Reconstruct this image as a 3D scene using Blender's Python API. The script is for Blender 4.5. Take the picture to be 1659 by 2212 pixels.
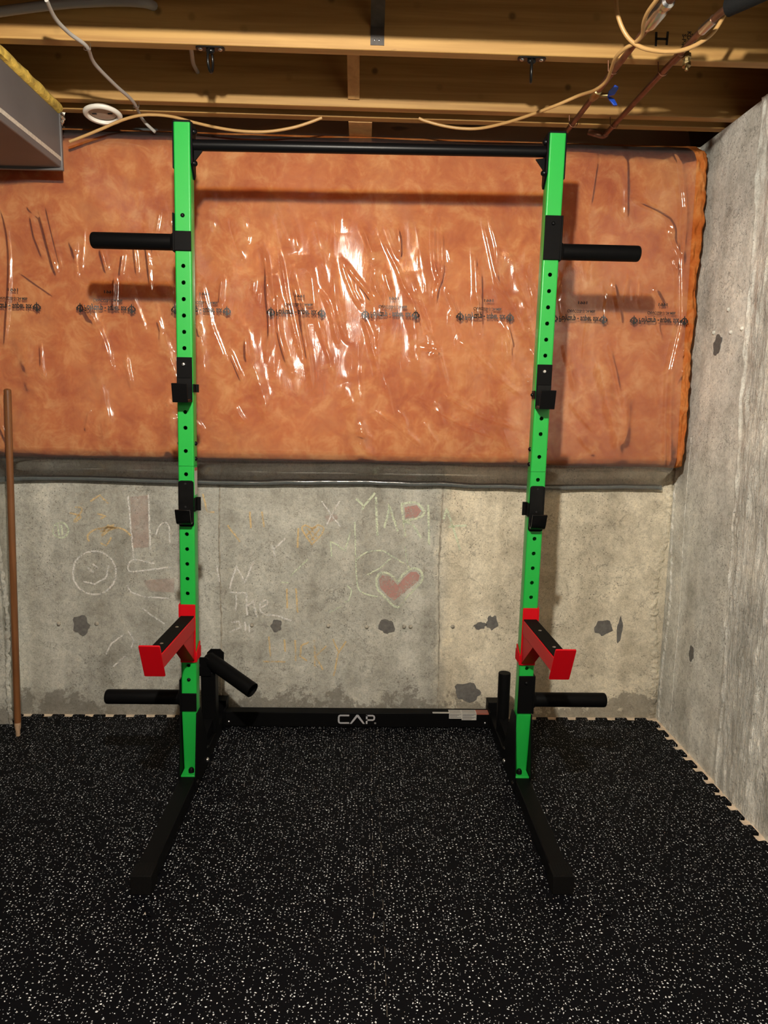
import bpy, bmesh, math, random
import numpy as np
from mathutils import Matrix, Vector

random.seed(7)
for o in list(bpy.data.objects):
    bpy.data.objects.remove(o)
scene = bpy.context.scene
COL = scene.collection

# ---------------------------------------------------------------- camera
cam_data = bpy.data.cameras.new('camera')
cam = bpy.data.objects.new('camera', cam_data)
COL.objects.link(cam)
cam_data.sensor_fit = 'VERTICAL'
cam_data.sensor_height = 36.0
cam_data.lens = 36.0 * 1560.0 / 2212.0
cam_data.clip_start = 0.02
cam.matrix_world = Matrix((
    (0.99948968, -0.01448691, -0.02846956, 0.01148555),
    (-0.02602001, 0.14775916, -0.98868104, -2.33867976),
    (0.01852957, 0.98891727, 0.14730681, 1.30411687),
    (0, 0, 0, 1)))
scene.camera = cam

# ---------------------------------------------------------------- world / exposure
world = bpy.data.worlds.new('world')
scene.world = world
world.use_nodes = True
world.node_tree.nodes['Background'].inputs[0].default_value = (0.01, 0.01, 0.01, 1)
world.node_tree.nodes['Background'].inputs[1].default_value = 0.2
scene.view_settings.view_transform = 'Standard'
scene.view_settings.look = 'None'
scene.view_settings.gamma = 1.0
scene.view_settings.use_curve_mapping = False
scene.view_settings.exposure = 0.0
BULB_COLOR = (1.0, 0.935, 0.82)
BULB_STRENGTH = 7200.0
FILL_STRENGTH = 1200.0  # strength of the added bulb that lifts the ambient light

# ================================================================ helpers
WORLD = {}          # world matrix of every parent, so that part meshes can be written in room coordinates


def link(o, parent=None):
    COL.objects.link(o)
    if parent is not None:
        o.parent = parent
        o.matrix_parent_inverse = WORLD.get(parent.name, Matrix.Identity(4)).inverted()
    return o


def thing(name, label, cat, loc=(0, 0, 0), group=None):
    o = bpy.data.objects.new(name, None)
    o.empty_display_size = 0.05
    o.location = loc
    COL.objects.link(o)
    WORLD[o.name] = Matrix.Translation(loc)
    return tag(o, label, cat, group)


def tag(o, label, cat, group=None):
    o['label'] = label
    o['category'] = cat
    if group:
        o['group'] = group
    return o


TILT = 0.0086


class MB:
    """collects shapes and links them as one mesh object"""

    def __init__(s):
        s.v = []
        s.f = []

    def add(s, vs, fs):
        n = len(s.v)
        s.v += [tuple(map(float, p)) for p in vs]
        s.f += [tuple(i + n for i in f) for f in fs]
        return s

    def box(s, a, b):
        x0, y0, z0 = a
        x1, y1, z1 = b
        if x0 > x1: x0, x1 = x1, x0
        if y0 > y1: y0, y1 = y1, y0
        if z0 > z1: z0, z1 = z1, z0
        vs = [(x0, y0, z0), (x1, y0, z0), (x1, y1, z0), (x0, y1, z0), (x0, y0, z1), (x1, y0, z1), (x1, y1, z1), (x0, y1, z1)]
        return s.add(vs, [(0, 3, 2, 1), (4, 5, 6, 7), (0, 1, 5, 4), (1, 2, 6, 5), (2, 3, 7, 6), (3, 0, 4, 7)])

    def prism(s, poly, off):
        """poly: 3D points in a plane, extruded by off"""
        n = len(poly)
        off = Vector(off)
        P = [Vector(p) for p in poly]
        nrm = Vector((0, 0, 0))
        for i in range(n):
            a, b = P[i], P[(i + 1) % n]
            nrm += a.cross(b)
        if nrm.dot(off) > 0:
            P.reverse()
        vs = [tuple(p) for p in P] + [tuple(p + off) for p in P]
        fs = [tuple(range(n)), tuple(range(2 * n - 1, n - 1, -1))]
        for i in range(n):
            j = (i + 1) % n
            fs.append((i, i + n, j + n, j))
        return s.add(vs, fs)

    def cyl(s, p0, p1, r, n=16, r2=None, cap0=True, cap1=True):
        p0 = Vector(p0); p1 = Vector(p1)
        r2 = r if r2 is None else r2
        d = (p1 - p0).normalized()
        u = d.orthogonal().normalized()
        w = d.cross(u)
        vs = []
        for p, rr in ((p0, r), (p1, r2)):
            for i in range(n):
                t = 2 * math.pi * i / n
                vs.append(tuple(p + (u * math.cos(t) + w * math.sin(t)) * rr))
        fs = [(i, (i + 1) % n, (i + 1) % n + n, i + n) for i in range(n)]
        if cap0: fs.append(tuple(range(n - 1, -1, -1)))
        if cap1: fs.append(tuple(range(n, 2 * n)))
        return s.add(vs, fs)

    def tube(s, pts, r, n=10, closed=False, squash=1.0):
        P = [Vector(p) for p in pts]
        m = len(P)
        T = []
        for i in range(m):
            if closed:
                t = P[(i + 1) % m] - P[i - 1]
            else:
                t = P[min(i + 1, m - 1)] - P[max(i - 1, 0)]
            T.append(t.normalized())
        u = T[0].orthogonal().normalized()
        vs = []
        for i in range(m):
            u = (u - T[i] * u.dot(T[i])).normalized()
            w = T[i].cross(u)
            for k in range(n):
                a = 2 * math.pi * k / n
                vs.append(tuple(P[i] + (u * math.cos(a) + w * math.sin(a) * squash) * r))
        fs = []
        for i in range(m if closed else m - 1):
            j = (i + 1) % m
            for k in range(n):
                l = (k + 1) % n
                fs.append((i * n + k, i * n + l, j * n + l, j * n + k))
        if not closed:
            fs.append(tuple(range(n - 1, -1, -1)))
            fs.append(tuple(range((m - 1) * n, m * n)))
        return s.add(vs, fs)

    def dome(s, c, d, r, h, n=14, m=4):
        """rounded bolt head at c pointing along d"""
        c = Vector(c); d = Vector(d).normalized()
        u = d.orthogonal().normalized(); w = d.cross(u)
        vs = []
        for j in range(m):
            a = j / m * math.pi / 2
            for i in range(n):
                t = 2 * math.pi * i / n
                vs.append(tuple(c + d * h * math.sin(a) + (u * math.cos(t) + w * math.sin(t)) * r * math.cos(a)))
        vs.append(tuple(c + d * h))
        fs = []
        for j in range(m - 1):
            for i in range(n):
                k = (i + 1) % n
                fs.append((j * n + i, j * n + k, (j + 1) * n + k, (j + 1) * n + i))
        top = len(vs) - 1
        for i in range(n):
            fs.append(((m - 1) * n + i, (m - 1) * n + (i + 1) % n, top))
        fs.append(tuple(range(n - 1, -1, -1)))
        return s.add(vs, fs)

    def sphere(s, c, r, nu=16, nv=10):
        c = Vector(c)
        rr = r if hasattr(r, '__len__') else (r, r, r)
        vs = [tuple(c + Vector((0, 0, rr[2])))]
        for j in range(1, nv):
            a = math.pi * j / nv
            for i in range(nu):
                t = 2 * math.pi * i / nu
                vs.append((c.x + rr[0] * math.sin(a) * math.cos(t), c.y + rr[1] * math.sin(a) * math.sin(t), c.z + rr[2] * math.cos(a)))
        vs.append(tuple(c - Vector((0, 0, rr[2]))))
        fs = [(0, 1 + i, 1 + (i + 1) % nu) for i in range(nu)]
        for j in range(nv - 2):
            for i in range(nu):
                k = (i + 1) % nu
                fs.append((1 + j * nu + i, 1 + (j + 1) * nu + i, 1 + (j + 1) * nu + k, 1 + j * nu + k))
        b = len(vs) - 1
        o = 1 + (nv - 2) * nu
        fs += [(o + (i + 1) % nu, o + i, b) for i in range(nu)]
        return s.add(vs, fs)

    def lathe(s, prof, c, axis, n=28):
        """prof: (radius, height along axis) pairs"""
        c = Vector(c); d = Vector(axis).normalized()
        u = d.orthogonal().normalized(); w = d.cross(u)
        vs = []
        for r, h in prof:
            for i in range(n):
                t = 2 * math.pi * i / n
                vs.append(tuple(c + d * h + (u * math.cos(t) + w * math.sin(t)) * max(r, 1e-5)))
        fs = []
        for j in range(len(prof) - 1):
            for i in range(n):
                k = (i + 1) % n
                fs.append((j * n + i, j * n + k, (j + 1) * n + k, (j + 1) * n + i))
        return s.add(vs, fs)

    def ribbon(s, pts, w, y=None, jitter=0.0):
        """flat stroke in the XZ plane (points are (x, z)) standing at depth y"""
        P = [Vector((p[0], p[1])) for p in pts]
        # resample
        Q = []
        for a, b in zip(P[:-1], P[1:]):
            k = max(1, int((b - a).length / 0.012))
            for i in range(k):
                Q.append(a.lerp(b, i / k))
        Q.append(P[-1])
        if jitter:
            Q = [q + Vector((random.uniform(-jitter, jitter), random.uniform(-jitter, jitter))) for q in Q]
        vs, fs = [], []
        for i, q in enumerate(Q):
            t = (Q[min(i + 1, len(Q) - 1)] - Q[max(i - 1, 0)])
            if t.length < 1e-6: t = Vector((1, 0))
            t.normalize()
            nn = Vector((-t.y, t.x)) * w * 0.5
            vs += [(q.x + nn.x, y, q.y + nn.y), (q.x - nn.x, y, q.y - nn.y)]
            if i:
                j = 2 * i
                fs.append((j - 2, j - 1, j + 1, j))
        return s.add(vs, fs)

    def mesh(s, name, mat, smooth=None, shear=False):
        me = bpy.data.meshes.new(name)
        vs = s.v
        if shear:
            vs = [(x + TILT * z, y, z) for x, y, z in vs]
        me.from_pydata(vs, [], s.f)
        me.update()
        if mat is not None:
            me.materials.append(mat)
        if smooth is not None:
            me.polygons.foreach_set('use_smooth', [True] * len(me.polygons))
            me.set_sharp_from_angle(angle=math.radians(smooth))
        return me

    def build(s, name, mat, parent=None, smooth=None, bevel=0.0, shear=False, seg=2):
        o = bpy.data.objects.new(name, s.mesh(name, mat, smooth, shear))
        link(o, parent)
        if bevel:
            m = o.modifiers.new('bevel', 'BEVEL')
            m.width = bevel
            m.segments = seg
            m.limit_method = 'ANGLE'
            m.angle_limit = math.radians(40)
            o.data.polygons.foreach_set('use_smooth', [True] * len(o.data.polygons))
            o.data.set_sharp_from_angle(angle=math.radians(50))
            m.harden_normals = False
        return o


def rrect(cx, cz, w, h, r, n=4):
    """rounded rectangle outline as (x, z) points"""
    out = []
    for sx, sz, a0 in ((1, 1, 0), (-1, 1, 90), (-1, -1, 180), (1, -1, 270)):
        for i in range(n + 1):
            a = math.radians(a0 + 90 * i / n)
            out.append((cx + sx * (w / 2 - r) + r * math.cos(a), cz + sz * (h / 2 - r) + r * math.sin(a)))
    return out


def smooth_path(pts, k=6):
    """Catmull-Rom through the points"""
    P = [Vector(p) for p in pts]
    out = []
    for i in range(len(P) - 1):
        p0 = P[max(i - 1, 0)]; p1 = P[i]; p2 = P[i + 1]; p3 = P[min(i + 2, len(P) - 1)]
        for j in range(k):
            t = j / k
            out.append(0.5 * ((2 * p1) + (p2 - p0) * t + (2 * p0 - 5 * p1 + 4 * p2 - p3) * t * t + (3 * p1 - p0 - 3 * p2 + p3) * t ** 3))
    out.append(P[-1])
    return out


_text_cache = {}


def text_polys(body):
    """vertices (x, y) and faces of a line of lettering, height of capitals about 0.7, centred on x"""
    if body in _text_cache:
        return _text_cache[body]
    cu = bpy.data.curves.new('lettering_tmp', 'FONT')
    cu.body = body
    cu.resolution_u = 3
    cu.align_x = 'CENTER'
    cu.offset = 0.03
    ob = bpy.data.objects.new('lettering_tmp', cu)
    COL.objects.link(ob)
    dg = bpy.context.evaluated_depsgraph_get()
    ev = ob.evaluated_get(dg)
    me = ev.to_mesh()
    vs = [(v.co.x, v.co.y) for v in me.vertices]
    fs = [tuple(p.vertices) for p in me.polygons]
    ev.to_mesh_clear()
    bpy.data.objects.remove(ob)
    bpy.data.curves.remove(cu)
    _text_cache[body] = (vs, fs)
    return vs, fs


# ---------------------------------------------------------------- numpy noise
_rng = np.random.RandomState(11)
_tab = _rng.rand(256, 256)


def vnoise(x, y):
    xi = np.floor(x).astype(int); yi = np.floor(y).astype(int)
    fx = x - xi; fy = y - yi
    fx = fx * fx * (3 - 2 * fx); fy = fy * fy * (3 - 2 * fy)
    a = _tab[xi % 256, yi % 256]; b = _tab[(xi + 1) % 256, yi % 256]
    c = _tab[xi % 256, (yi + 1) % 256]; d = _tab[(xi + 1) % 256, (yi + 1) % 256]
    return (a * (1 - fx) + b * fx) * (1 - fy) + (c * (1 - fx) + d * fx) * fy


def fbm(x, y, oct=4):
    s = 0; a = 0.5; t = 0
    for i in range(oct):
        s = s + a * vnoise(x + 17.3 * i, y + 9.1 * i); t += a
        x = x * 2.03; y = y * 2.03; a *= 0.5
    return s / t


# ================================================================ materials
def new_mat(name):
    m = bpy.data.materials.new(name)
    m.use_nodes = True
    return m, m.node_tree.nodes, m.node_tree.links, m.node_tree.nodes['Principled BSDF']


def plain(name, col, rough=0.5, metal=0.0, spec=0.5, bump=0.0, bscale=400, vary=0.0, vscale=20):
    m, N, L, P = new_mat(name)
    P.inputs['Base Color'].default_value = (*col, 1)
    P.inputs['Roughness'].default_value = rough
    P.inputs['Metallic'].default_value = metal
    P.inputs['Specular IOR Level'].default_value = spec
    tc = N.new('ShaderNodeTexCoord')
    if vary:
        no = N.new('ShaderNodeTexNoise')
        no.inputs['Scale'].default_value = vscale
        no.inputs['Detail'].default_value = 5
        L.new(tc.outputs['Object'], no.inputs['Vector'])
        ramp = N.new('ShaderNodeValToRGB')
        ramp.color_ramp.elements[0].position = 0.3
        ramp.color_ramp.elements[1].position = 0.7
        ramp.color_ramp.elements[0].color = (*[c * (1 - vary) for c in col], 1)
        ramp.color_ramp.elements[1].color = (*[min(1, c * (1 + vary)) for c in col], 1)
        L.new(no.outputs['Fac'], ramp.inputs['Fac'])
        L.new(ramp.outputs['Color'], P.inputs['Base Color'])
    if bump:
        no = N.new('ShaderNodeTexNoise')
        no.inputs['Scale'].default_value = bscale
        no.inputs['Detail'].default_value = 3
        L.new(tc.outputs['Object'], no.inputs['Vector'])
        bp = N.new('ShaderNodeBump')
        bp.inputs['Strength'].default_value = bump
        bp.inputs['Distance'].default_value = 0.002
        L.new(no.outputs['Fac'], bp.inputs['Height'])
        L.new(bp.outputs['Normal'], P.inputs['Normal'])
    return m


def math_node(N, L, op, a, b=None, clamp=False):
    n = N.new('ShaderNodeMath')
    n.operation = op
    n.use_clamp = clamp
    for i, v in enumerate((a, b)):
        if v is None: continue
        if isinstance(v, (int, float)):
            n.inputs[i].default_value = v
        else:
            L.new(v, n.inputs[i])
    return n.outputs[0]


def mix_col(N, L, fac, a, b, mode='MIX'):
    n = N.new('ShaderNodeMix')
    n.data_type = 'RGBA'
    n.blend_type = mode
    for sock, v in ((n.inputs[0], fac), (n.inputs[6], a), (n.inputs[7], b)):
        if isinstance(v, (int, float)):
            sock.default_value = v
        elif isinstance(v, tuple):
            sock.default_value = (*v, 1)
        else:
            L.new(v, sock)
    return n.outputs[2]


def noise_node(N, L, vec, scale, detail=5, rough=0.6, dist=0.0, vscale=None):
    if vscale is not None:
        mp = N.new('ShaderNodeMapping')
        mp.inputs['Scale'].default_value = vscale
        L.new(vec, mp.inputs['Vector'])
        vec = mp.outputs['Vector']
    no = N.new('ShaderNodeTexNoise')
    no.inputs['Scale'].default_value = scale
    no.inputs['Detail'].default_value = detail
    no.inputs['Roughness'].default_value = rough
    no.inputs['Distortion'].default_value = dist
    L.new(vec, no.inputs['Vector'])
    return no.outputs['Fac']


def ramp_node(N, L, fac, stops, interp='LINEAR'):
    r = N.new('ShaderNodeValToRGB')
    r.color_ramp.interpolation = interp
    e = r.color_ramp.elements
    while len(e) < len(stops):
        e.new(0.5)
    for i, (p, c) in enumerate(stops):
        e[i].position = p
        c = (c, c, c) if isinstance(c, (int, float)) else c
        e[i].color = (*c, 1)
    L.new(fac, r.inputs['Fac'])
    return r.outputs['Color']


def concrete(name, grey, tan, split_x=None, rough_y=None, base_stain=False):
    """poured concrete: blotches, pin holes, streaks, damp-stained foot"""
    m, N, L, P = new_mat(name)
    tc = N.new('ShaderNodeTexCoord')
    V = tc.outputs['Object']
    sep = N.new('ShaderNodeSeparateXYZ')
    L.new(V, sep.inputs[0])
    big = noise_node(N, L, V, 2.2, 5, 0.6, 0.4)
    mid = noise_node(N, L, V, 9, 6, 0.65, 0.3)
    fine = noise_node(N, L, V, 60, 5, 0.7)
    if split_x is not None:
        wob = math_node(N, L, 'MULTIPLY', math_node(N, L, 'SUBTRACT', mid, 0.5), 0.10)
        side = math_node(N, L, 'ADD', sep.outputs['X'], wob)
        f = math_node(N, L, 'MULTIPLY', math_node(N, L, 'SUBTRACT', side, split_x - 0.03), 14.0, True)
        col = mix_col(N, L, f, grey, tan)
    else:
        col = mix_col(N, L, ramp_node(N, L, big, [(0.35, 0.0), (0.65, 1.0)]), grey, tan)
    col = mix_col(N, L, 1.0, col, ramp_node(N, L, big, [(0.3, (0.78, 0.77, 0.75)), (0.7, (1.14, 1.12, 1.08))]), 'MULTIPLY')
    col = mix_col(N, L, 1.0, col, ramp_node(N, L, mid, [(0.3, (0.70, 0.69, 0.67)), (0.55, (1.0, 1.0, 1.0)), (0.75, (1.18, 1.16, 1.12))]), 'MULTIPLY')
    col = mix_col(N, L, 1.0, col, ramp_node(N, L, fine, [(0.25, (0.72, 0.72, 0.72)), (0.5, (1.0, 1.0, 1.0)), (0.75, (1.15, 1.15, 1.15))]), 'MULTIPLY')
    grit = noise_node(N, L, V, 170, 4, 0.75)
    col = mix_col(N, L, 1.0, col, ramp_node(N, L, grit, [(0.32, (0.66, 0.65, 0.63)), (0.48, (1.0, 1.0, 1.0)), (0.68, (1.13, 1.13, 1.12))]), 'MULTIPLY')
    # vertical run marks
    streak = noise_node(N, L, V, 1.0, 4, 0.6, 0.0, (7.0, 7.0, 0.55))
    col = mix_col(N, L, 1.0, col, ramp_node(N, L, streak, [(0.35, (0.84, 0.83, 0.81)), (0.6, (1.06, 1.06, 1.06))]), 'MULTIPLY')
    # pin holes gathered in patches
    vo = N.new('ShaderNodeTexVoronoi')
    vo.inputs['Scale'].default_value = 85
    L.new(V, vo.inputs['Vector'])
    hole = math_node(N, L, 'LESS_THAN', vo.outputs['Distance'], 0.19)
    where = math_node(N, L, 'GREATER_THAN', noise_node(N, L, V, 3.7, 6, 0.7), 0.53)
    pick = N.new('ShaderNodeSeparateColor')
    L.new(vo.outputs['Color'], pick.inputs[0])
    hole = math_node(N, L, 'MULTIPLY', math_node(N, L, 'MULTIPLY', hole, where), math_node(N, L, 'GREATER_THAN', pick.outputs[0], 0.35))
    col = mix_col(N, L, math_node(N, L, 'MULTIPLY', hole, 0.62), col, (0.05, 0.045, 0.035))
    # worm-like scratches and cracks
    vo2 = N.new('ShaderNodeTexVoronoi')
    vo2.feature = 'DISTANCE_TO_EDGE'
    vo2.inputs['Scale'].default_value = 7
    wv = N.new('ShaderNodeVectorMath'); wv.operation = 'ADD'
    no3 = N.new('ShaderNodeTexNoise'); no3.inputs['Scale'].default_value = 9; no3.inputs['Detail'].default_value = 6
    L.new(V, no3.inputs['Vector'])
    sc = N.new('ShaderNodeVectorMath'); sc.operation = 'SCALE'; sc.inputs['Scale'].default_value = 0.35
    L.new(no3.outputs['Color'], sc.inputs[0])
    L.new(V, wv.inputs[0]); L.new(sc.outputs[0], wv.inputs[1])
    L.new(wv.outputs[0], vo2.inputs['Vector'])
    crack = math_node(N, L, 'MULTIPLY', math_node(N, L, 'LESS_THAN', vo2.outputs['Distance'], 0.012),
                      math_node(N, L, 'GREATER_THAN', noise_node(N, L, V, 5.1, 4), 0.52))
    col = mix_col(N, L, math_node(N, L, 'MULTIPLY', crack, 0.4), col, (0.10, 0.09, 0.075))
    if base_stain:
        n2 = noise_node(N, L, V, 7, 8, 0.72, 0.2)
        lim = math_node(N, L, 'ADD', math_node(N, L, 'MULTIPLY', math_node(N, L, 'SUBTRACT', n2, 0.36), 0.62), math_node(N, L, 'MULTIPLY', math_node(N, L, 'SUBTRACT', fine, 0.5), 0.16))
        st = math_node(N, L, 'MULTIPLY', math_node(N, L, 'SUBTRACT', lim, sep.outputs['Z']), 40.0, True)
        col = mix_col(N, L, math_node(N, L, 'MULTIPLY', st, 0.62), col, (0.115, 0.102, 0.082))
    L.new(col, P.inputs['Base Color'])
    P.inputs['Roughness'].default_value = 0.85
    P.inputs['Specular IOR Level'].default_value = 0.25
    h = math_node(N, L, 'ADD', math_node(N, L, 'MULTIPLY', mid, 0.6), math_node(N, L, 'MULTIPLY', fine, 0.35))
    h = math_node(N, L, 'SUBTRACT', h, math_node(N, L, 'MULTIPLY', hole, 0.35))
    h = math_node(N, L, 'SUBTRACT', h, math_node(N, L, 'MULTIPLY', crack, 0.2))
    if rough_y is not None:
        rr = noise_node(N, L, V, 1.0, 5, 0.75, 0.8, (30.0, 55.0, 11.0))
        g = math_node(N, L, 'MULTIPLY', math_node(N, L, 'SUBTRACT', rough_y, sep.outputs['Y']), 25.0, True)
        h = math_node(N, L, 'ADD', h, math_node(N, L, 'MULTIPLY', math_node(N, L, 'MULTIPLY', rr, g), 2.6))
    bp = N.new('ShaderNodeBump')
    bp.inputs['Strength'].default_value = 0.75
    bp.inputs['Distance'].default_value = 0.008
    L.new(h, bp.inputs['Height'])
    L.new(bp.outputs['Normal'], P.inputs['Normal'])
    return m


def wood(name, light, dark, vscale=(1.4, 40, 40), knots=True, rough=0.6):
    m, N, L, P = new_mat(name)
    tc = N.new('ShaderNodeTexCoord')
    V = tc.outputs['Object']
    g = noise_node(N, L, V, 1.0, 6, 0.6, 0.6, vscale)
    g2 = noise_node(N, L, V, 1.0, 3, 0.5, 0.2, (0.7, 6, 6))
    col = ramp_node(N, L, g, [(0.28, dark), (0.62, light)])
    col = mix_col(N, L, 1.0, col, ramp_node(N, L, g2, [(0.3, (0.82, 0.78, 0.72)), (0.7, (1.12, 1.12, 1.12))]), 'MULTIPLY')
    if knots:
        sp = N.new('ShaderNodeSeparateXYZ')
        L.new(V, sp.inputs[0])
        cb = N.new('ShaderNodeCombineXYZ')
        L.new(math_node(N, L, 'ADD', sp.outputs['X'], math_node(N, L, 'MULTIPLY', sp.outputs['Y'], 9.7)), cb.inputs[0])
        L.new(sp.outputs['Z'], cb.inputs[1])
        vo = N.new('ShaderNodeTexVoronoi')
        vo.voronoi_dimensions = '2D'
        vo.inputs['Scale'].default_value = 6.0
        L.new(cb.outputs[0], vo.inputs['Vector'])
        pk = N.new('ShaderNodeSeparateColor')
        L.new(vo.outputs['Color'], pk.inputs[0])
        k = ramp_node(N, L, vo.outputs['Distance'], [(0.035, 1.0), (0.085, 0.0)])
        k = math_node(N, L, 'MULTIPLY', k, pk.outputs[0])
        col = mix_col(N, L, math_node(N, L, 'MULTIPLY', k, 0.8), col, tuple(c * 0.25 for c in dark))
    L.new(col, P.inputs['Base Color'])
    P.inputs['Roughness'].default_value = rough
    bp = N.new('ShaderNodeBump')
    bp.inputs['Strength'].default_value = 0.2
    bp.inputs['Distance'].default_value = 0.002
    L.new(g, bp.inputs['Height'])
    L.new(bp.outputs['Normal'], P.inputs['Normal'])
    return m


M = {}
M['wall_back'] = concrete('poured_concrete_back', (0.45, 0.455, 0.42), (0.68, 0.635, 0.52), split_x=0.335, base_stain=True)
M['wall_side'] = concrete('poured_concrete_side', (0.64, 0.65, 0.62), (0.72, 0.72, 0.68), rough_y=0.06)
M['wall_room'] = concrete('poured_concrete_room', (0.24, 0.23, 0.21), (0.27, 0.26, 0.24))
M['slab'] = plain('bare_concrete_slab', (0.66, 0.54, 0.40), 0.85, vary=0.2, vscale=40, bump=0.5, bscale=120)
M['seam'] = plain('concrete_seam', (0.33, 0.305, 0.25), 0.9, vary=0.35, vscale=60, bump=1.0, bscale=150)
M['mortar'] = plain('grey_mortar_patch', (0.125, 0.12, 0.112), 0.9, vary=0.2, vscale=80, bump=0.6, bscale=200)
M['joist'] = wood('spruce_joist', (0.44, 0.26, 0.082), (0.29, 0.148, 0.043))
M['bridging'] = wood('spruce_bridging', (0.56, 0.34, 0.13), (0.42, 0.23, 0.08), (30, 30, 2.0), knots=False)
M['subfloor'] = wood('plywood_subfloor', (0.30, 0.17, 0.075), (0.20, 0.11, 0.045), (3, 20, 20), knots=False)
M['green'] = plain('green_powder_coat', (0.010, 0.340, 0.044), 0.36, bump=0.06, bscale=900)
M['red'] = plain('red_powder_coat', (0.46, 0.0012, 0.006), 0.5, spec=0.2, bump=0.06, bscale=900)
M['black'] = plain('black_powder_coat', (0.0028, 0.0028, 0.0030), 0.48, spec=0.065, bump=0.05, bscale=900)
M['black_satin'] = plain('black_satin_tube', (0.0028, 0.0028, 0.0032), 0.35, spec=0.16)
M['black_plastic'] = plain('black_plastic', (0.0032, 0.0032, 0.0034), 0.32, spec=0.2, vary=0.4, vscale=30)
M['black_hole'] = plain('black_inside', (0.003, 0.003, 0.003), 0.9)
M['pad'] = plain('black_rubber_pad', (0.0045, 0.0042, 0.004), 0.75, spec=0.06, bump=0.3, bscale=700)
M['zinc'] = plain('zinc_plated_steel', (0.62, 0.62, 0.62), 0.28, 1.0)
M['dark_steel'] = plain('dull_steel_strap', (0.075, 0.066, 0.06), 0.55, 0.5, vary=0.3, vscale=30)
M['white_print'] = plain('silver_white_print', (0.34, 0.34, 0.36), 0.5)
M['label_paper'] = plain('label_paper', (0.42, 0.41, 0.38), 0.6, vary=0.1, vscale=200)
M['label_ink'] = plain('label_ink', (0.08, 0.08, 0.08), 0.6)
M['label_red'] = plain('label_red', (0.32, 0.09, 0.06), 0.6)
M['white_plastic'] = plain('white_plastic', (0.74, 0.70, 0.62), 0.4)
M['beige_plastic'] = plain('beige_plastic', (0.42, 0.33, 0.25), 0.6)
M['cable_white'] = plain('white_cable_jacket', (0.36, 0.34, 0.31), 0.45)
M['cable_grey'] = plain('grey_cable_jacket', (0.25, 0.235, 0.225), 0.5)
M['cable_orange'] = plain('orange_cable_jacket', (0.46, 0.27, 0.10), 0.4)
M['copper'] = plain('aged_copper', (0.20, 0.095, 0.055), 0.45, 0.8, vary=0.35, vscale=25)
M['brass'] = plain('brass', (0.32, 0.24, 0.11), 0.38, 0.9)
M['blue'] = plain('blue_plastic', (0.012, 0.06, 0.42), 0.4)
M['foam'] = plain('black_pipe_foam', (0.005, 0.005, 0.005), 0.85, spec=0.2, bump=0.4, bscale=200)
M['duct'] = plain('galvanised_duct', (0.135, 0.125, 0.125), 0.5, 0.2, vary=0.12, vscale=5)
M['duct_tape'] = plain('cream_duct_tape', (0.52, 0.46, 0.38), 0.6, vary=0.2, vscale=120)
M['foil'] = plain('crumpled_foil', (0.70, 0.66, 0.60), 0.25, 1.0)
M['yellow_wool'] = plain('yellow_glass_wool', (0.58, 0.40, 0.07), 0.95, vary=0.45, vscale=35, bump=1.0, bscale=150)
M['hook_steel'] = plain('black_steel_hook', (0.012, 0.012, 0.012), 0.3, 0.6)
M['broom'] = wood('varnished_handle', (0.18, 0.075, 0.028), (0.11, 0.040, 0.014), (60, 60, 3.0), knots=False, rough=0.3)
M['broom_tip'] = plain('bare_wood_tip', (0.38, 0.25, 0.15), 0.8, vary=0.25, vscale=60)
M['marker'] = plain('black_marker', (0.012, 0.010, 0.010), 0.6)
M['porcelain'] = plain('porcelain', (0.75, 0.74, 0.70), 0.25)
M['ink'] = plain('black_film_ink', (0.018, 0.014, 0.012), 0.5)


def chalk(name, col, dens):
    m, N, L, P = new_mat(name)
    tc = N.new('ShaderNodeTexCoord')
    n1 = noise_node(N, L, tc.outputs['Object'], 170, 6, 0.8)
    n2 = noise_node(N, L, tc.outputs['Object'], 14, 3, 0.6)
    a = math_node(N, L, 'ADD', n1, math_node(N, L, 'MULTIPLY', math_node(N, L, 'SUBTRACT', n2, 0.5), 0.6))
    al = math_node(N, L, 'MULTIPLY', math_node(N, L, 'SUBTRACT', a, 0.335), 4.6, True)
    al = math_node(N, L, 'MULTIPLY', al, dens)
    P.inputs['Base Color'].default_value = (*col, 1)
    P.inputs['Roughness'].default_value = 0.95
    P.inputs['Specular IOR Level'].default_value = 0.0
    L.new(al, P.inputs['Alpha'])
    return m


M['chalk_green'] = chalk('pale_green_chalk', (0.72, 0.80, 0.60), 0.78)
M['chalk_white'] = chalk('white_chalk', (0.88, 0.86, 0.82), 0.72)
M['chalk_orange'] = chalk('orange_chalk', (0.78, 0.58, 0.30), 0.72)
M['chalk_pink'] = chalk('pink_chalk', (0.58, 0.29, 0.26), 0.6)
M['chalk_pink_pale'] = chalk('pale_pink_chalk', (0.56, 0.37, 0.32), 0.35)


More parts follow.
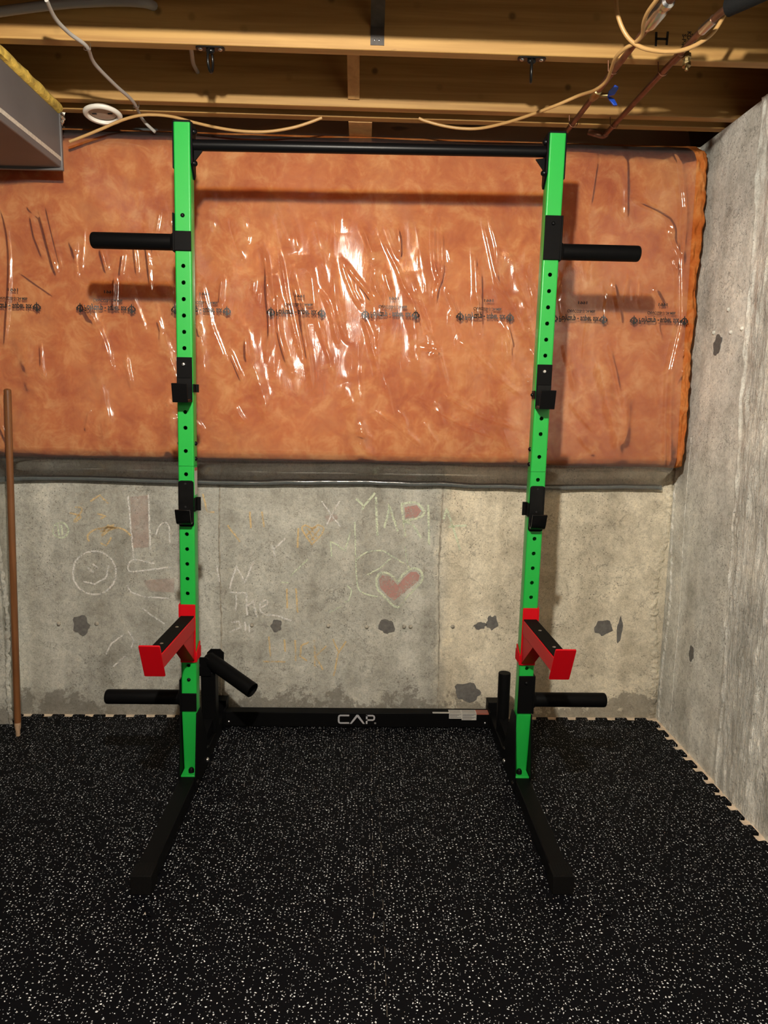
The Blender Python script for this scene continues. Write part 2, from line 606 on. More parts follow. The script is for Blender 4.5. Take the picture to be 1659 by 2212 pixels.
def speckled_rubber():
    m, N, L, P = new_mat('speckled_rubber')
    tc = N.new('ShaderNodeTexCoord')
    geo = N.new('ShaderNodeNewGeometry')
    V = geo.outputs['Position']
    # jittered coordinates make the crumbs angular
    no = N.new('ShaderNodeTexNoise'); no.inputs['Scale'].default_value = 170; no.inputs['Detail'].default_value = 2
    L.new(V, no.inputs['Vector'])
    sc = N.new('ShaderNodeVectorMath'); sc.operation = 'SCALE'; sc.inputs['Scale'].default_value = 0.006
    L.new(no.outputs['Color'], sc.inputs[0])
    ad = N.new('ShaderNodeVectorMath'); ad.operation = 'ADD'
    L.new(V, ad.inputs[0]); L.new(sc.outputs[0], ad.inputs[1])
    tot = None
    for scale, thr, rad in ((100, 0.46, 0.13), (165, 0.84, 0.11)):
        vo = N.new('ShaderNodeTexVoronoi')
        vo.voronoi_dimensions = '2D'
        vo.inputs['Scale'].default_value = scale
        L.new(ad.outputs[0], vo.inputs['Vector'])
        pk = N.new('ShaderNodeSeparateColor')
        L.new(vo.outputs['Color'], pk.inputs[0])
        size = math_node(N, L, 'ADD', math_node(N, L, 'MULTIPLY', pk.outputs[1], rad), 0.075)
        c = math_node(N, L, 'MULTIPLY', math_node(N, L, 'LESS_THAN', vo.outputs['Distance'], size),
                      math_node(N, L, 'GREATER_THAN', pk.outputs[0], thr))
        c = math_node(N, L, 'MULTIPLY', c, math_node(N, L, 'ADD', math_node(N, L, 'MULTIPLY', pk.outputs[2], 0.7), 0.3))
        tot = c if tot is None else math_node(N, L, 'MAXIMUM', tot, c)
    basec = mix_col(N, L, noise_node(N, L, V, 240, 3), (0.0008, 0.0009, 0.0014), (0.0024, 0.0026, 0.0038))
    col = mix_col(N, L, tot, basec, (0.72, 0.74, 0.76))
    L.new(col, P.inputs['Base Color'])
    P.inputs['Roughness'].default_value = 0.6
    P.inputs['Specular IOR Level'].default_value = 0.07
    bp = N.new('ShaderNodeBump')
    bp.inputs['Strength'].default_value = 0.5
    bp.inputs['Distance'].default_value = 0.0015
    L.new(noise_node(N, L, V, 300, 4, 0.7), bp.inputs['Height'])
    L.new(bp.outputs['Normal'], P.inputs['Normal'])
    return m


M['rubber'] = speckled_rubber()


def glass_wool():
    m, N, L, P = new_mat('orange_glass_wool')
    tc = N.new('ShaderNodeTexCoord')
    V = tc.outputs['Object']
    a = noise_node(N, L, V, 4.2, 8, 0.62, 0.3)
    b = noise_node(N, L, V, 13, 8, 0.68, 0.45)
    c = noise_node(N, L, V, 2.0, 3, 0.5, 0.3)
    col = ramp_node(N, L, a, [(0.34, (0.31, 0.062, 0.012)), (0.49, (0.44, 0.138, 0.032)), (0.66, (0.52, 0.25, 0.088))])
    col = mix_col(N, L, 0.55, col, ramp_node(N, L, b, [(0.36, (0.31, 0.066, 0.012)), (0.51, (0.44, 0.145, 0.034)), (0.66, (0.60, 0.32, 0.120))]))
    col = mix_col(N, L, math_node(N, L, 'MULTIPLY', ramp_node(N, L, c, [(0.45, 0.0), (0.7, 1.0)]), 0.35), col, (0.47, 0.140, 0.048))
    L.new(col, P.inputs['Base Color'])
    P.inputs['Roughness'].default_value = 1.0
    P.inputs['Specular IOR Level'].default_value = 0.0
    bp = N.new('ShaderNodeBump')
    bp.inputs['Strength'].default_value = 0.35
    bp.inputs['Distance'].default_value = 0.012
    L.new(b, bp.inputs['Height'])
    L.new(bp.outputs['Normal'], P.inputs['Normal'])
    return m


M['wool'] = glass_wool()


def clear_film(name, tint, haze, rough, hazecol=(0.8, 0.78, 0.75)):
    m = bpy.data.materials.new(name)
    m.use_nodes = True
    N, L = m.node_tree.nodes, m.node_tree.links
    N.clear()
    out = N.new('ShaderNodeOutputMaterial')
    tr = N.new('ShaderNodeBsdfTransparent'); tr.inputs[0].default_value = (*tint, 1)
    df = N.new('ShaderNodeBsdfDiffuse'); df.inputs[0].default_value = (*hazecol, 1)
    gl = N.new('ShaderNodeBsdfGlossy'); gl.inputs['Roughness'].default_value = rough
    gl.inputs[0].default_value = (1, 1, 1, 1)
    tc = N.new('ShaderNodeTexCoord')
    bp = N.new('ShaderNodeBump')
    bp.inputs['Strength'].default_value = 0.16
    bp.inputs['Distance'].default_value = 0.004
    h = noise_node(N, L, tc.outputs['Object'], 1.0, 4, 0.6, 0.8, (40, 40, 7))
    L.new(h, bp.inputs['Height'])
    L.new(bp.outputs['Normal'], gl.inputs['Normal'])
    fr = N.new('ShaderNodeFresnel'); fr.inputs['IOR'].default_value = 1.5
    m1 = N.new('ShaderNodeMixShader'); m1.inputs[0].default_value = haze
    L.new(tr.outputs[0], m1.inputs[1]); L.new(df.outputs[0], m1.inputs[2])
    m2 = N.new('ShaderNodeMixShader')
    L.new(math_node(N, L, 'MULTIPLY', fr.outputs[0], 1.35, True), m2.inputs[0])
    L.new(m1.outputs[0], m2.inputs[1]); L.new(gl.outputs[0], m2.inputs[2])
    L.new(m2.outputs[0], out.inputs['Surface'])
    return m


M['film'] = clear_film('clear_poly_film', (0.97, 0.96, 0.95), 0.05, 0.095)
M['film_grey'] = clear_film('doubled_poly_film', (0.55, 0.58, 0.58), 0.32, 0.2, (0.24, 0.27, 0.27))


def emit(name, col, strength):
    m = bpy.data.materials.new(name)
    m.use_nodes = True
    N, L = m.node_tree.nodes, m.node_tree.links
    N.clear()
    out = N.new('ShaderNodeOutputMaterial')
    e = N.new('ShaderNodeEmission')
    e.inputs[0].default_value = (*col, 1)
    e.inputs[1].default_value = strength
    L.new(e.outputs[0], out.inputs[0])
    return m


M['bulb'] = emit('lit_bulb', BULB_COLOR, BULB_STRENGTH)
M['bulb_fill'] = emit('added_fill_bulb', BULB_COLOR, FILL_STRENGTH)

# ================================================================ measured curves (room coordinates, metres)
RIDGES = [[(-0.381, 1.87), (-0.362, 1.832), (-0.346, 1.725), (-0.327, 1.632)], [(-0.358, 1.794), (-0.354, 1.709), (-0.347, 1.631), (-0.343, 1.553), (-0.347, 1.489)], [(-0.326, 1.771), (-0.315, 1.663), (-0.311, 1.569), (-0.287, 1.482), (-0.262, 1.411)], [(-0.31, 1.864), (-0.294, 1.772), (-0.278, 1.679), (-0.254, 1.57), (-0.222, 1.46)], [(-0.262, 1.804), (-0.254, 1.727), (-0.23, 1.634), (-0.218, 1.555), (-0.197, 1.444), (-0.189, 1.348)], [(-0.199, 1.82), (-0.186, 1.728), (-0.174, 1.635), (-0.141, 1.517)], [(-0.166, 1.721), (-0.134, 1.675), (-0.117, 1.628), (-0.092, 1.518)], [(-0.111, 1.823), (-0.106, 1.73), (-0.097, 1.652), (-0.068, 1.55), (-0.044, 1.527)], [(-0.087, 1.838), (-0.071, 1.777), (-0.038, 1.7), (-0.005, 1.646)], [(-0.079, 1.823), (-0.03, 1.763), (0.011, 1.717), (0.044, 1.671)], [(-0.0, 1.623), (0.021, 1.56), (0.038, 1.497), (0.054, 1.441)], [(0.041, 1.826), (0.042, 1.733), (0.063, 1.687), (0.06, 1.648)], [(0.074, 1.796), (0.091, 1.734), (0.108, 1.696)], [(0.047, 1.941), (0.08, 1.873), (0.122, 1.797), (0.147, 1.736), (0.185, 1.674), (0.216, 1.564)], [(0.179, 1.767), (0.196, 1.721), (0.222, 1.643), (0.257, 1.565)], [(0.11, 1.965), (0.127, 1.905), (0.129, 1.828)], [(0.252, 2.007), (0.252, 1.893), (0.262, 1.8), (0.288, 1.739)], [(0.277, 1.992), (0.287, 1.801), (0.268, 1.731), (0.263, 1.644)], [(0.301, 1.739), (0.335, 1.669), (0.362, 1.599)], [(0.396, 1.896), (0.406, 1.835), (0.414, 1.726), (0.425, 1.648), (0.412, 1.584)], [(0.422, 1.835), (0.431, 1.726), (0.441, 1.569)], [(0.42, 2.011), (0.457, 1.882), (0.481, 1.79), (0.495, 1.744), (0.538, 1.697), (0.61, 1.557)], [(0.444, 2.004), (0.485, 1.883), (0.489, 1.79), (0.511, 1.744), (0.572, 1.667)], [(0.508, 1.626), (0.544, 1.555), (0.556, 1.459)], [(0.533, 1.626), (0.562, 1.524)], [(0.347, 1.551), (0.414, 1.505), (0.457, 1.465), (0.487, 1.442)], [(0.042, 1.287), (0.151, 1.215), (0.244, 1.142)], [(-0.056, 1.203), (0.01, 1.196), (0.052, 1.172)], [(-0.064, 1.121), (-0.014, 1.155), (-0.006, 1.13)], [(0.209, 1.516), (0.275, 1.51), (0.243, 1.477)], [(-0.517, 1.759), (-0.527, 1.658)], [(-0.398, 1.754), (-0.406, 1.692)], [(-0.432, 1.566), (-0.429, 1.456)], [(-0.382, 1.708), (-0.391, 1.661)], [(-0.608, 1.586), (-0.6, 1.547)], [(0.189, 1.339), (0.357, 1.244), (0.527, 1.181)], [(0.271, 1.365), (0.44, 1.27), (0.609, 1.223)], [(-0.497, 1.502), (-0.441, 1.375)], [(-0.017, 1.955), (0.016, 1.887), (0.037, 1.826)], [(-1.308, 2.007), (-1.282, 1.897), (-1.283, 1.736), (-1.314, 1.471)], [(-1.169, 1.995), (-1.107, 1.74)], [(-1.144, 2.011), (-1.09, 1.756)], [(-1.256, 1.769), (-1.114, 1.674)], [(-0.952, 1.857), (-0.931, 1.76)], [(-0.903, 1.761), (-0.915, 1.612)], [(-0.87, 1.842), (-0.886, 1.745)], [(-0.796, 1.957), (-0.78, 1.78), (-0.774, 1.681)], [(-1.211, 1.994), (-1.164, 1.948)], [(-1.009, 1.273), (-1.03, 1.186)], [(-0.968, 1.239), (-0.959, 1.153)], [(-1.027, 1.659), (-0.988, 1.594)], [(1.115, 1.972), (1.176, 1.858)], [(0.97, 2.065), (1.112, 2.004), (1.144, 1.923)], [(1.249, 1.608), (1.195, 1.505)], [(1.256, 1.625), (1.216, 1.471), (1.184, 1.418)], [(0.84, 2.222), (0.818, 2.029)], [(0.941, 2.24), (0.959, 1.984)], [(1.079, 1.756), (1.119, 1.69)], [(0.92, 1.786), (0.966, 1.619)], [(-0.732, 2.006), (-0.77, 1.812)], [(-0.834, 1.908), (-0.823, 1.746)]]
FOLD = [(1.131, 2.242), (1.168, 2.038), (1.169, 1.858), (1.187, 1.624), (1.158, 1.452), (1.161, 1.278), (1.173, 1.095)]
CHALK = {'green_letters': [[(-0.018, 0.923), (0.013, 0.893), (0.058, 0.949)], [(0.013, 0.893), (0.007, 0.878)], [(0.061, 0.934), (0.07, 0.772)], [(0.097, 0.804), (0.114, 0.873), (0.114, 0.904), (0.153, 0.792)], [(0.166, 0.911), (0.184, 0.768)], [(0.169, 0.905), (0.221, 0.912), (0.256, 0.881), (0.247, 0.853), (0.174, 0.833)], [(0.18, 0.833), (0.217, 0.818), (0.249, 0.766)], [(0.275, 0.903), (0.283, 0.735)], [(0.34, 0.845), (0.351, 0.889), (0.381, 0.808), (0.412, 0.714)], [(0.359, 0.814), (0.434, 0.821)]], 'green_heart': [[(0.158, 0.581), (0.123, 0.612), (0.091, 0.618), (0.07, 0.596), (0.074, 0.551), (0.106, 0.513), (0.16, 0.471), (0.199, 0.52), (0.248, 0.572), (0.26, 0.607), (0.244, 0.633), (0.209, 0.635), (0.179, 0.61), (0.158, 0.581)]], 'green_loops': [[(-0.023, 0.827), (-0.018, 0.683), (-0.007, 0.556), (0.031, 0.525), (0.075, 0.516)], [(-0.015, 0.671), (0.028, 0.703), (0.09, 0.71), (0.127, 0.691), (0.184, 0.657)], [(0.185, 0.73), (0.189, 0.686), (0.203, 0.635)], [(0.128, 0.679), (0.079, 0.634), (0.029, 0.608)], [(-0.121, 0.745), (-0.117, 0.682)], [(-0.121, 0.745), (-0.09, 0.73), (-0.062, 0.708), (-0.041, 0.783)], [(-0.324, 0.572), (-0.293, 0.572)], [(-0.286, 0.598), (-0.213, 0.671)], [(-0.124, 0.446), (-0.075, 0.472)], [(-0.051, 0.562), (-0.032, 0.543), (-0.044, 0.498), (-0.062, 0.491)]], 'white_words': [[(-0.534, 0.544), (-0.505, 0.639), (-0.472, 0.57), (-0.434, 0.659)], [(-0.534, 0.528), (-0.466, 0.525)], [(-0.506, 0.518), (-0.51, 0.448)], [(-0.466, 0.525), (-0.464, 0.429)], [(-0.463, 0.468), (-0.438, 0.494), (-0.424, 0.423)], [(-0.411, 0.462), (-0.38, 0.481), (-0.386, 0.497), (-0.408, 0.481), (-0.408, 0.449), (-0.38, 0.433), (-0.343, 0.43), (-0.28, 0.408)], [(-0.529, 0.399), (-0.498, 0.403), (-0.489, 0.38), (-0.536, 0.357)], [(-0.473, 0.403), (-0.471, 0.364)], [(-0.455, 0.39), (-0.455, 0.358)], [(-0.36, 0.729), (-0.348, 0.679)], [(-0.354, 0.71), (-0.305, 0.755)]], 'orange_words': [[(-0.374, 0.339), (-0.368, 0.251)], [(-0.4, 0.231), (-0.306, 0.232)], [(-0.309, 0.327), (-0.307, 0.275)], [(-0.265, 0.327), (-0.263, 0.236)], [(-0.208, 0.318), (-0.24, 0.301), (-0.243, 0.256), (-0.217, 0.236)], [(-0.185, 0.328), (-0.183, 0.21)], [(-0.136, 0.302), (-0.18, 0.256), (-0.148, 0.197)], [(-0.108, 0.332), (-0.085, 0.277)], [(-0.054, 0.323), (-0.085, 0.27), (-0.103, 0.171)], [(-0.299, 0.546), (-0.299, 0.463)], [(-0.262, 0.547), (-0.255, 0.444)], [(-0.449, 0.865), (-0.445, 0.797)], [(-0.401, 0.865), (-0.391, 0.803)], [(-0.253, 0.799), (-0.256, 0.718)], [(-0.197, 0.731), (-0.237, 0.793), (-0.225, 0.812), (-0.195, 0.8), (-0.17, 0.813), (-0.149, 0.794), (-0.197, 0.731)], [(-0.219, 0.8), (-0.188, 0.75)], [(-0.201, 0.8), (-0.176, 0.763)], [(-0.182, 0.806), (-0.219, 0.769)], [(-0.164, 0.8), (-0.2, 0.75)]], 'pink_cross': [[(-0.158, 0.912), (-0.121, 0.857), (-0.081, 0.808)], [(-0.085, 0.913), (-0.115, 0.863), (-0.139, 0.813)]], 'white_face': [[(-0.995, 0.604), (-0.998, 0.58), (-1.008, 0.558), (-1.023, 0.539), (-1.041, 0.525), (-1.063, 0.515), (-1.086, 0.512), (-1.108, 0.515), (-1.129, 0.524), (-1.146, 0.538), (-1.159, 0.556), (-1.167, 0.578), (-1.169, 0.602), (-1.165, 0.625), (-1.156, 0.647), (-1.141, 0.666), (-1.122, 0.68), (-1.101, 0.689), (-1.078, 0.693), (-1.056, 0.69), (-1.035, 0.681), (-1.018, 0.667), (-1.005, 0.649), (-0.997, 0.627), (-0.995, 0.604)], [(-1.108, 0.623), (-1.086, 0.603)], [(-1.088, 0.64), (-1.066, 0.62)], [(-1.127, 0.567), (-1.083, 0.556), (-1.036, 0.583), (-1.022, 0.635)]], 'white_lines': [[(-0.935, 0.923), (-0.926, 0.752), (-0.921, 0.666)], [(-0.854, 0.93), (-0.852, 0.701)], [(-0.828, 0.765), (-0.813, 0.8), (-0.79, 0.815), (-0.774, 0.795), (-0.774, 0.731)], [(-0.837, 0.644), (-0.921, 0.66), (-0.945, 0.631), (-0.934, 0.61), (-0.872, 0.617), (-0.769, 0.63)], [(-0.953, 0.554), (-0.937, 0.525), (-0.886, 0.505), (-0.784, 0.499)], [(-0.893, 0.455), (-0.866, 0.434), (-0.804, 0.39)], [(-1.049, 0.256), (-1.024, 0.304), (-0.971, 0.344)], [(-0.954, 0.359), (-0.932, 0.317), (-0.945, 0.281)], [(-1.022, 0.202), (-0.969, 0.251)], [(-0.585, 0.641), (-0.575, 0.571)]], 'orange_scribble': [[(-1.171, 0.849), (-1.127, 0.835), (-1.156, 0.812), (-1.12, 0.864), (-1.148, 0.875)], [(-1.098, 0.733), (-1.103, 0.756), (-1.079, 0.779), (-1.029, 0.791), (-0.962, 0.786), (-0.929, 0.758)], [(-1.062, 0.785), (-0.984, 0.792), (-1.052, 0.774), (-0.995, 0.803), (-1.047, 0.756), (-1.017, 0.803)], [(-1.086, 0.898), (-1.046, 0.922), (-1.014, 0.888)], [(-1.06, 0.848), (-1.027, 0.837), (-1.05, 0.825)], [(-0.636, 0.934), (-0.621, 0.863), (-0.59, 0.861)], [(-0.54, 0.809), (-0.49, 0.741)], [(-1.053, 0.728), (-1.031, 0.716), (-1.008, 0.751)]], 'green_disc': [[(-1.18, 0.778), (-1.181, 0.769), (-1.185, 0.762), (-1.19, 0.755), (-1.196, 0.75), (-1.204, 0.747), (-1.212, 0.746), (-1.22, 0.747), (-1.227, 0.75), (-1.233, 0.755), (-1.238, 0.761), (-1.24, 0.769), (-1.241, 0.777), (-1.24, 0.785), (-1.236, 0.792), (-1.231, 0.799), (-1.224, 0.804), (-1.217, 0.807), (-1.209, 0.809), (-1.201, 0.808), (-1.194, 0.805), (-1.188, 0.8), (-1.183, 0.793), (-1.18, 0.786), (-1.18, 0.778)], [(-1.22, 0.8), (-1.217, 0.757)], [(-1.207, 0.797), (-1.203, 0.76)]]}
FILLS = {'pink_r': [(0.179, 0.892), (0.227, 0.902), (0.247, 0.878), (0.229, 0.85), (0.183, 0.846)], 'pink_heart': [(0.158, 0.565), (0.123, 0.603), (0.093, 0.607), (0.081, 0.589), (0.086, 0.554), (0.115, 0.522), (0.144, 0.5), (0.199, 0.546), (0.242, 0.585), (0.247, 0.607), (0.234, 0.623), (0.21, 0.623), (0.182, 0.597)], 'pink_x': [(-0.146, 0.85), (-0.097, 0.86), (-0.091, 0.839), (-0.133, 0.823)], 'pink_band': [(-0.927, 0.918), (-0.857, 0.924), (-0.859, 0.713), (-0.928, 0.706)], 'pink_low': [(-0.884, 0.573), (-0.759, 0.586), (-0.761, 0.524), (-0.863, 0.529)]}
PATCH_B = [(-1.146, 0.381, 0.036, 0.04), (-0.343, 0.386, 0.024, 0.025), (0.115, 0.389, 0.031, 0.033), (0.557, 0.409, 0.022, 0.033), (1.027, 0.392, 0.035, 0.035), (1.097, 0.381, 0.011, 0.055), (0.506, 0.395, 0.025, 0.015), (0.464, 0.103, 0.058, 0.04)]
PATCH_R = [((0.296, 1.539), (0.03, 0.034)), ((-0.167, 0.366), (0.02, 0.032)), ((0.294, 0.379), (0.02, 0.028))]
CABLES = {'white': [(-0.798, -0.345, 2.287), (-0.813, -0.257, 2.287), (-0.807, -0.181, 2.287), (-0.788, -0.11, 2.287), (-0.802, -0.026, 2.287), (-0.803, 0.033, 2.287), (-0.792, 0.145, 2.287), (-0.776, 0.268, 2.287), (-0.791, 0.419, 2.287), (-0.751, 0.43, 2.25)], 'thick': [(-1.051, -0.16, 2.336), (-1.0, -0.16, 2.345), (-0.925, -0.16, 2.357), (-0.812, -0.16, 2.372), (-0.686, -0.16, 2.381), (-0.611, -0.16, 2.38), (-0.595, -0.1, 2.4)], 'stub': [(-0.527, 0.02, 2.36), (-0.541, 0.1, 2.37), (-0.559, 0.2, 2.382), (-0.566, 0.3, 2.396)], 'orangeL': [(-1.026, 0.355, 2.185), (-0.986, 0.355, 2.2), (-0.913, 0.355, 2.23), (-0.845, 0.355, 2.259), (-0.785, 0.355, 2.276), (-0.729, 0.355, 2.28), (-0.665, 0.355, 2.275), (-0.594, 0.355, 2.259), (-0.499, 0.355, 2.242), (-0.419, 0.355, 2.235), (-0.338, 0.355, 2.237), (-0.258, 0.355, 2.251), (-0.202, 0.355, 2.268), (-0.153, 0.355, 2.287)], 'orangeR': [(0.185, 0.355, 2.295), (0.21, 0.355, 2.286), (0.275, 0.35, 2.27), (0.339, 0.34, 2.26), (0.401, 0.32, 2.256), (0.471, 0.27, 2.256), (0.537, 0.21, 2.259), (0.608, 0.13, 2.262), (0.668, 0.08, 2.274), (0.692, -0.009, 2.255), (0.706, -0.073, 2.255), (0.695, -0.146, 2.255), (0.684, -0.215, 2.255), (0.691, -0.267, 2.255), (0.705, -0.298, 2.255), (0.709, -0.342, 2.255), (0.691, -0.398, 2.255), (0.682, -0.451, 2.255), (0.683, -0.517, 2.255)], 'loop': [(0.647, -0.3, 2.372), (0.649, -0.3, 2.356), (0.655, -0.3, 2.323), (0.671, -0.3, 2.288), (0.691, -0.3, 2.263), (0.717, -0.3, 2.247), (0.748, -0.3, 2.239), (0.791, -0.3, 2.236), (0.834, -0.3, 2.241), (0.876, -0.3, 2.259), (0.911, -0.3, 2.286), (0.934, -0.3, 2.323), (0.953, -0.3, 2.365)]}

# ================================================================ the room shell
YB, XR, XL, YR = 0.570, 1.280, -4.20, -7.00     # back wall face, right wall face, left wall face, rear wall face
ZC = 2.300                                      # underside of the joists = top of the concrete
ZS = -0.007                                     # bare slab under the rubber tiles


def struct(o, label, cat):
    o['kind'] = 'structure'
    o['label'] = label
    o['category'] = cat
    return o


floor = struct(MB().box((XL - 0.2, YR - 0.2, ZS - 0.1), (XR + 0.2, YB + 0.2, ZS)).build('floor', M['slab']),
               'bare tan concrete slab showing along the walls under black rubber tiles', 'floor')
b = MB().box((-1.405, YB, ZS - 0.02), (XR + 0.22, YB + 0.22, ZC))
wall_back = struct(b.build('wall_back', M['wall_back']), 'poured concrete back wall with chalk drawings and grey patches', 'wall')
wall_pier = struct(MB().box((XL - 0.2, 0.455, ZS - 0.02), (-1.405, YB + 0.22, ZC)).build('wall_pier', M['wall_back']),
                   'thicker stretch of rough concrete wall behind the broom handle', 'wall')
wall_right = struct(MB().box((XR, YR - 0.2, ZS - 0.02), (XR + 0.22, YB, ZC)).build('wall_right', M['wall_side']),
                    'rough poured concrete side wall on the right', 'wall')
struct(MB().box((XL - 0.2, YR - 0.2, ZS - 0.02), (XL, 0.455, ZC)).build('wall_left', M['wall_room']),
       'poured concrete side wall on the left beyond the picture', 'wall')
struct(MB().box((XL, YR - 0.2, ZS - 0.02), (XR, YR, ZC)).build('wall_rear', M['wall_room']),
       'poured concrete wall behind the camera', 'wall')

# ---- form seams and mortar patches belong to the walls
def seam_strip(p, nrm, along, z0, z1, w0, w1, h, name, parent, lean=0.0, step=0.02, mat='seam'):
    """ragged raised line on a wall: p base point (x, y), along = horizontal unit direction on the wall"""
    mb = MB()
    vs, fs = [], []
    n = int((z1 - z0) / step) + 1
    for i in range(n):
        z = z0 + (z1 - z0) * i / (n - 1)
        c = lean * (z - z0) + random.uniform(-0.002, 0.002) + w1 * 0.5 * math.sin(z * 7.0 + p[0]) * math.sin(z * 2.3)
        wl = random.uniform(w0, w1) * 0.5
        wr = random.uniform(w0, w1) * 0.5
        hh = random.uniform(0.3, 1.0) * h
        for a, k in ((-wl, -0.0005), (-wl * 0.3, hh), (wr * 0.3, hh * random.uniform(0.6, 1)), (wr, -0.0005)):
            vs.append((p[0] + along[0] * (c + a) + nrm[0] * k, p[1] + along[1] * (c + a) + nrm[1] * k, z))
    for i in range(n - 1):
        for k in range(3):
            fs.append((4 * i + k, 4 * i + k + 1, 4 * i + 5 + k, 4 * i + 4 + k))
    return mb.add(vs, fs).build(name, M[mat], parent)


seam_strip((-0.578, YB), (0, -1), (1, 0), ZS, 1.06, 0.004, 0.010, 0.004, 'form_seam', wall_back, 0.012)
seam_strip((0.338, YB), (0, -1), (1, 0), ZS, 1.06, 0.004, 0.012, 0.004, 'form_seam', wall_back, -0.008)
seam_strip((1.262, YB), (0, -1), (1, 0), ZS, 1.06, 0.020, 0.045, 0.010, 'form_seam', wall_back, -0.012, 0.012, 'wall_back')
seam_strip((-1.40, 0.455), (0, -1), (1, 0), ZS, 1.06, 0.010, 0.03, 0.006, 'form_seam', wall_pier, 0.0, 0.012, 'wall_back')
# the nearer pour stands a little proud, rough, with a ragged edge
zs_ = np.arange(ZS, ZC + 0.001, 0.009)
us_ = np.linspace(0, 1, 200) ** 1.6
U_, Z_ = np.meshgrid(us_, zs_)
ed_ = 0.028 + 0.042 * Z_ + 0.026 * (fbm(Z_ * 4, Z_ * 0 + 3.1, 3) - 0.5) + 0.016 * (fbm(Z_ * 28, Z_ * 0 + 7.7, 3) - 0.5)
Y_ = ed_ - U_ * 1.8
h_ = 0.010 * fbm(Y_ * 9, Z_ * 3, 4) + 0.020 * np.clip(fbm(Y_ * 38, Z_ * 12, 4) - 0.45, 0, 1) + 0.0035
h_ = h_ * np.clip(U_ / 0.004, 0, 1) - 0.001 * (U_ <= 0)
h_ = h_ + 0.007 * np.exp(-((U_ * 1.8 - 0.012) / 0.008) ** 2) * fbm(Z_ * 30, Y_ * 8, 3)
h_ = h_ * np.clip((1 - U_) / 0.15, 0, 1) - 0.0005 * (U_ >= 1)

seam_strip((XR, 0.425), (-1, 0), (0, 1), ZS, 1.2, 0.004, 0.016, 0.0022, 'form_seam', wall_right, 0.02, 0.012, 'wall_side')
seam_strip((XR, 0.545), (-1, 0), (0, 1), ZS, 1.1, 0.020, 0.045, 0.006, 'form_seam', wall_right, 0.0, 0.012, 'wall_side')


def blob(n, rx, rz, jag=0.22):
    out = []
    ph = random.uniform(0, 6)
    for i in range(n):
        a = 2 * math.pi * i / n
        r = 1 + jag * (0.5 * math.sin(2 * a + ph) + 0.5 * math.sin(5 * a + 2 * ph)) + random.uniform(-jag, jag) * 0.4
        out.append((rx * r * math.cos(a), rz * r * math.sin(a)))
    return out


for x, z, rx, rz in PATCH_B:
    MB().prism([(x + a, YB + 0.001, z + c) for a, c in blob(22, rx, rz)], (0, -0.003, 0)).build('mortar_patch', M['mortar'], wall_back)
for (y, z), (ry, rz) in PATCH_R:
    MB().prism([(XR + 0.001, y + a, z + c) for a, c in blob(22, ry, rz)], (-0.003, 0, 0)).build('mortar_patch', M['mortar'], wall_right)
for x, z in ((-1.236, 0.385), (-1.082, 0.388), (-0.445, 0.388), (-0.128, 0.388), (0.032, 0.385), (0.188, 0.388), (0.215, 0.388), (0.392, 0.39)):   # snapped-off form ties
    MB().dome((x, YB, z), (0, -1, 0), 0.009, 0.008, 10, 3).build('form_tie', M['seam'], wall_back, 60)
for y, z in ((0.205, 1.575), (0.33, 1.585), (0.235, 1.655), (0.13, 1.58), (-0.02, 1.55)):
    MB().dome((XR, y, z), (-1, 0, 0), 0.008, 0.008, 10, 3).build('form_tie', M['wall_side'], wall_right, 60)

# ---- chalk drawings on the back wall
CH = {'green_letters': ('chalk_lettering', 'chalk_green', 0.009), 'green_heart': ('chalk_heart', 'chalk_green', 0.009),
      'green_loops': ('chalk_scribble', 'chalk_green', 0.006), 'white_words': ('chalk_lettering', 'chalk_white', 0.007),
      'orange_words': ('chalk_lettering', 'chalk_orange', 0.0072), 'pink_cross': ('chalk_cross', 'chalk_white', 0.006),
      'white_face': ('chalk_smiley_face', 'chalk_white', 0.007), 'white_lines': ('chalk_lines', 'chalk_white', 0.006),
      'orange_scribble': ('chalk_scribble', 'chalk_orange', 0.0072), 'green_disc': ('chalk_disc', 'chalk_green', 0.007)}
for k, (nm, mt, w) in CH.items():
    mb = MB()
    for s in CHALK[k]:
        s3 = [(p.x, p.y) for p in smooth_path([(q[0], q[1], 0) for q in s], 4)] if len(s) > 4 else s
        mb.ribbon(s3, w, YB - 0.0018, 0.0012)
    mb.build(nm, M[mt], wall_back)
for k, pts in FILLS.items():
    mb = MB()
    mb.add([(x, YB - 0.0012, z) for x, z in pts], [tuple(range(len(pts)))])
    mb.build('chalk_fill', M['chalk_pink_pale' if k in ('pink_band', 'pink_low', 'pink_x') else 'chalk_pink'], wall_back)

# ---------------------------------------------------------------- rubber tile floor
PITCH = 0.592
TEETH = 7
DEPTH = 0.0125


def tooth_line(n):
    """one interlocking edge along t in 0..1: (t, offset) dovetail fingers"""
    out = []
    p = 1.0 / n
    for i in range(n):
        a = i * p
        for t, o in ((0.00, -1), (0.175, -1), (0.215, -0.8), (0.215, -0.6), (0.18, 0.6), (0.19, 0.85), (0.225, 1), (0.725, 1), (0.76, 0.85), (0.77, 0.6), (0.735, -0.6), (0.735, -0.8), (0.775, -1)):
            out.append((a + t * p, o * DEPTH))
    out.append((1.0, -DEPTH))
    return out


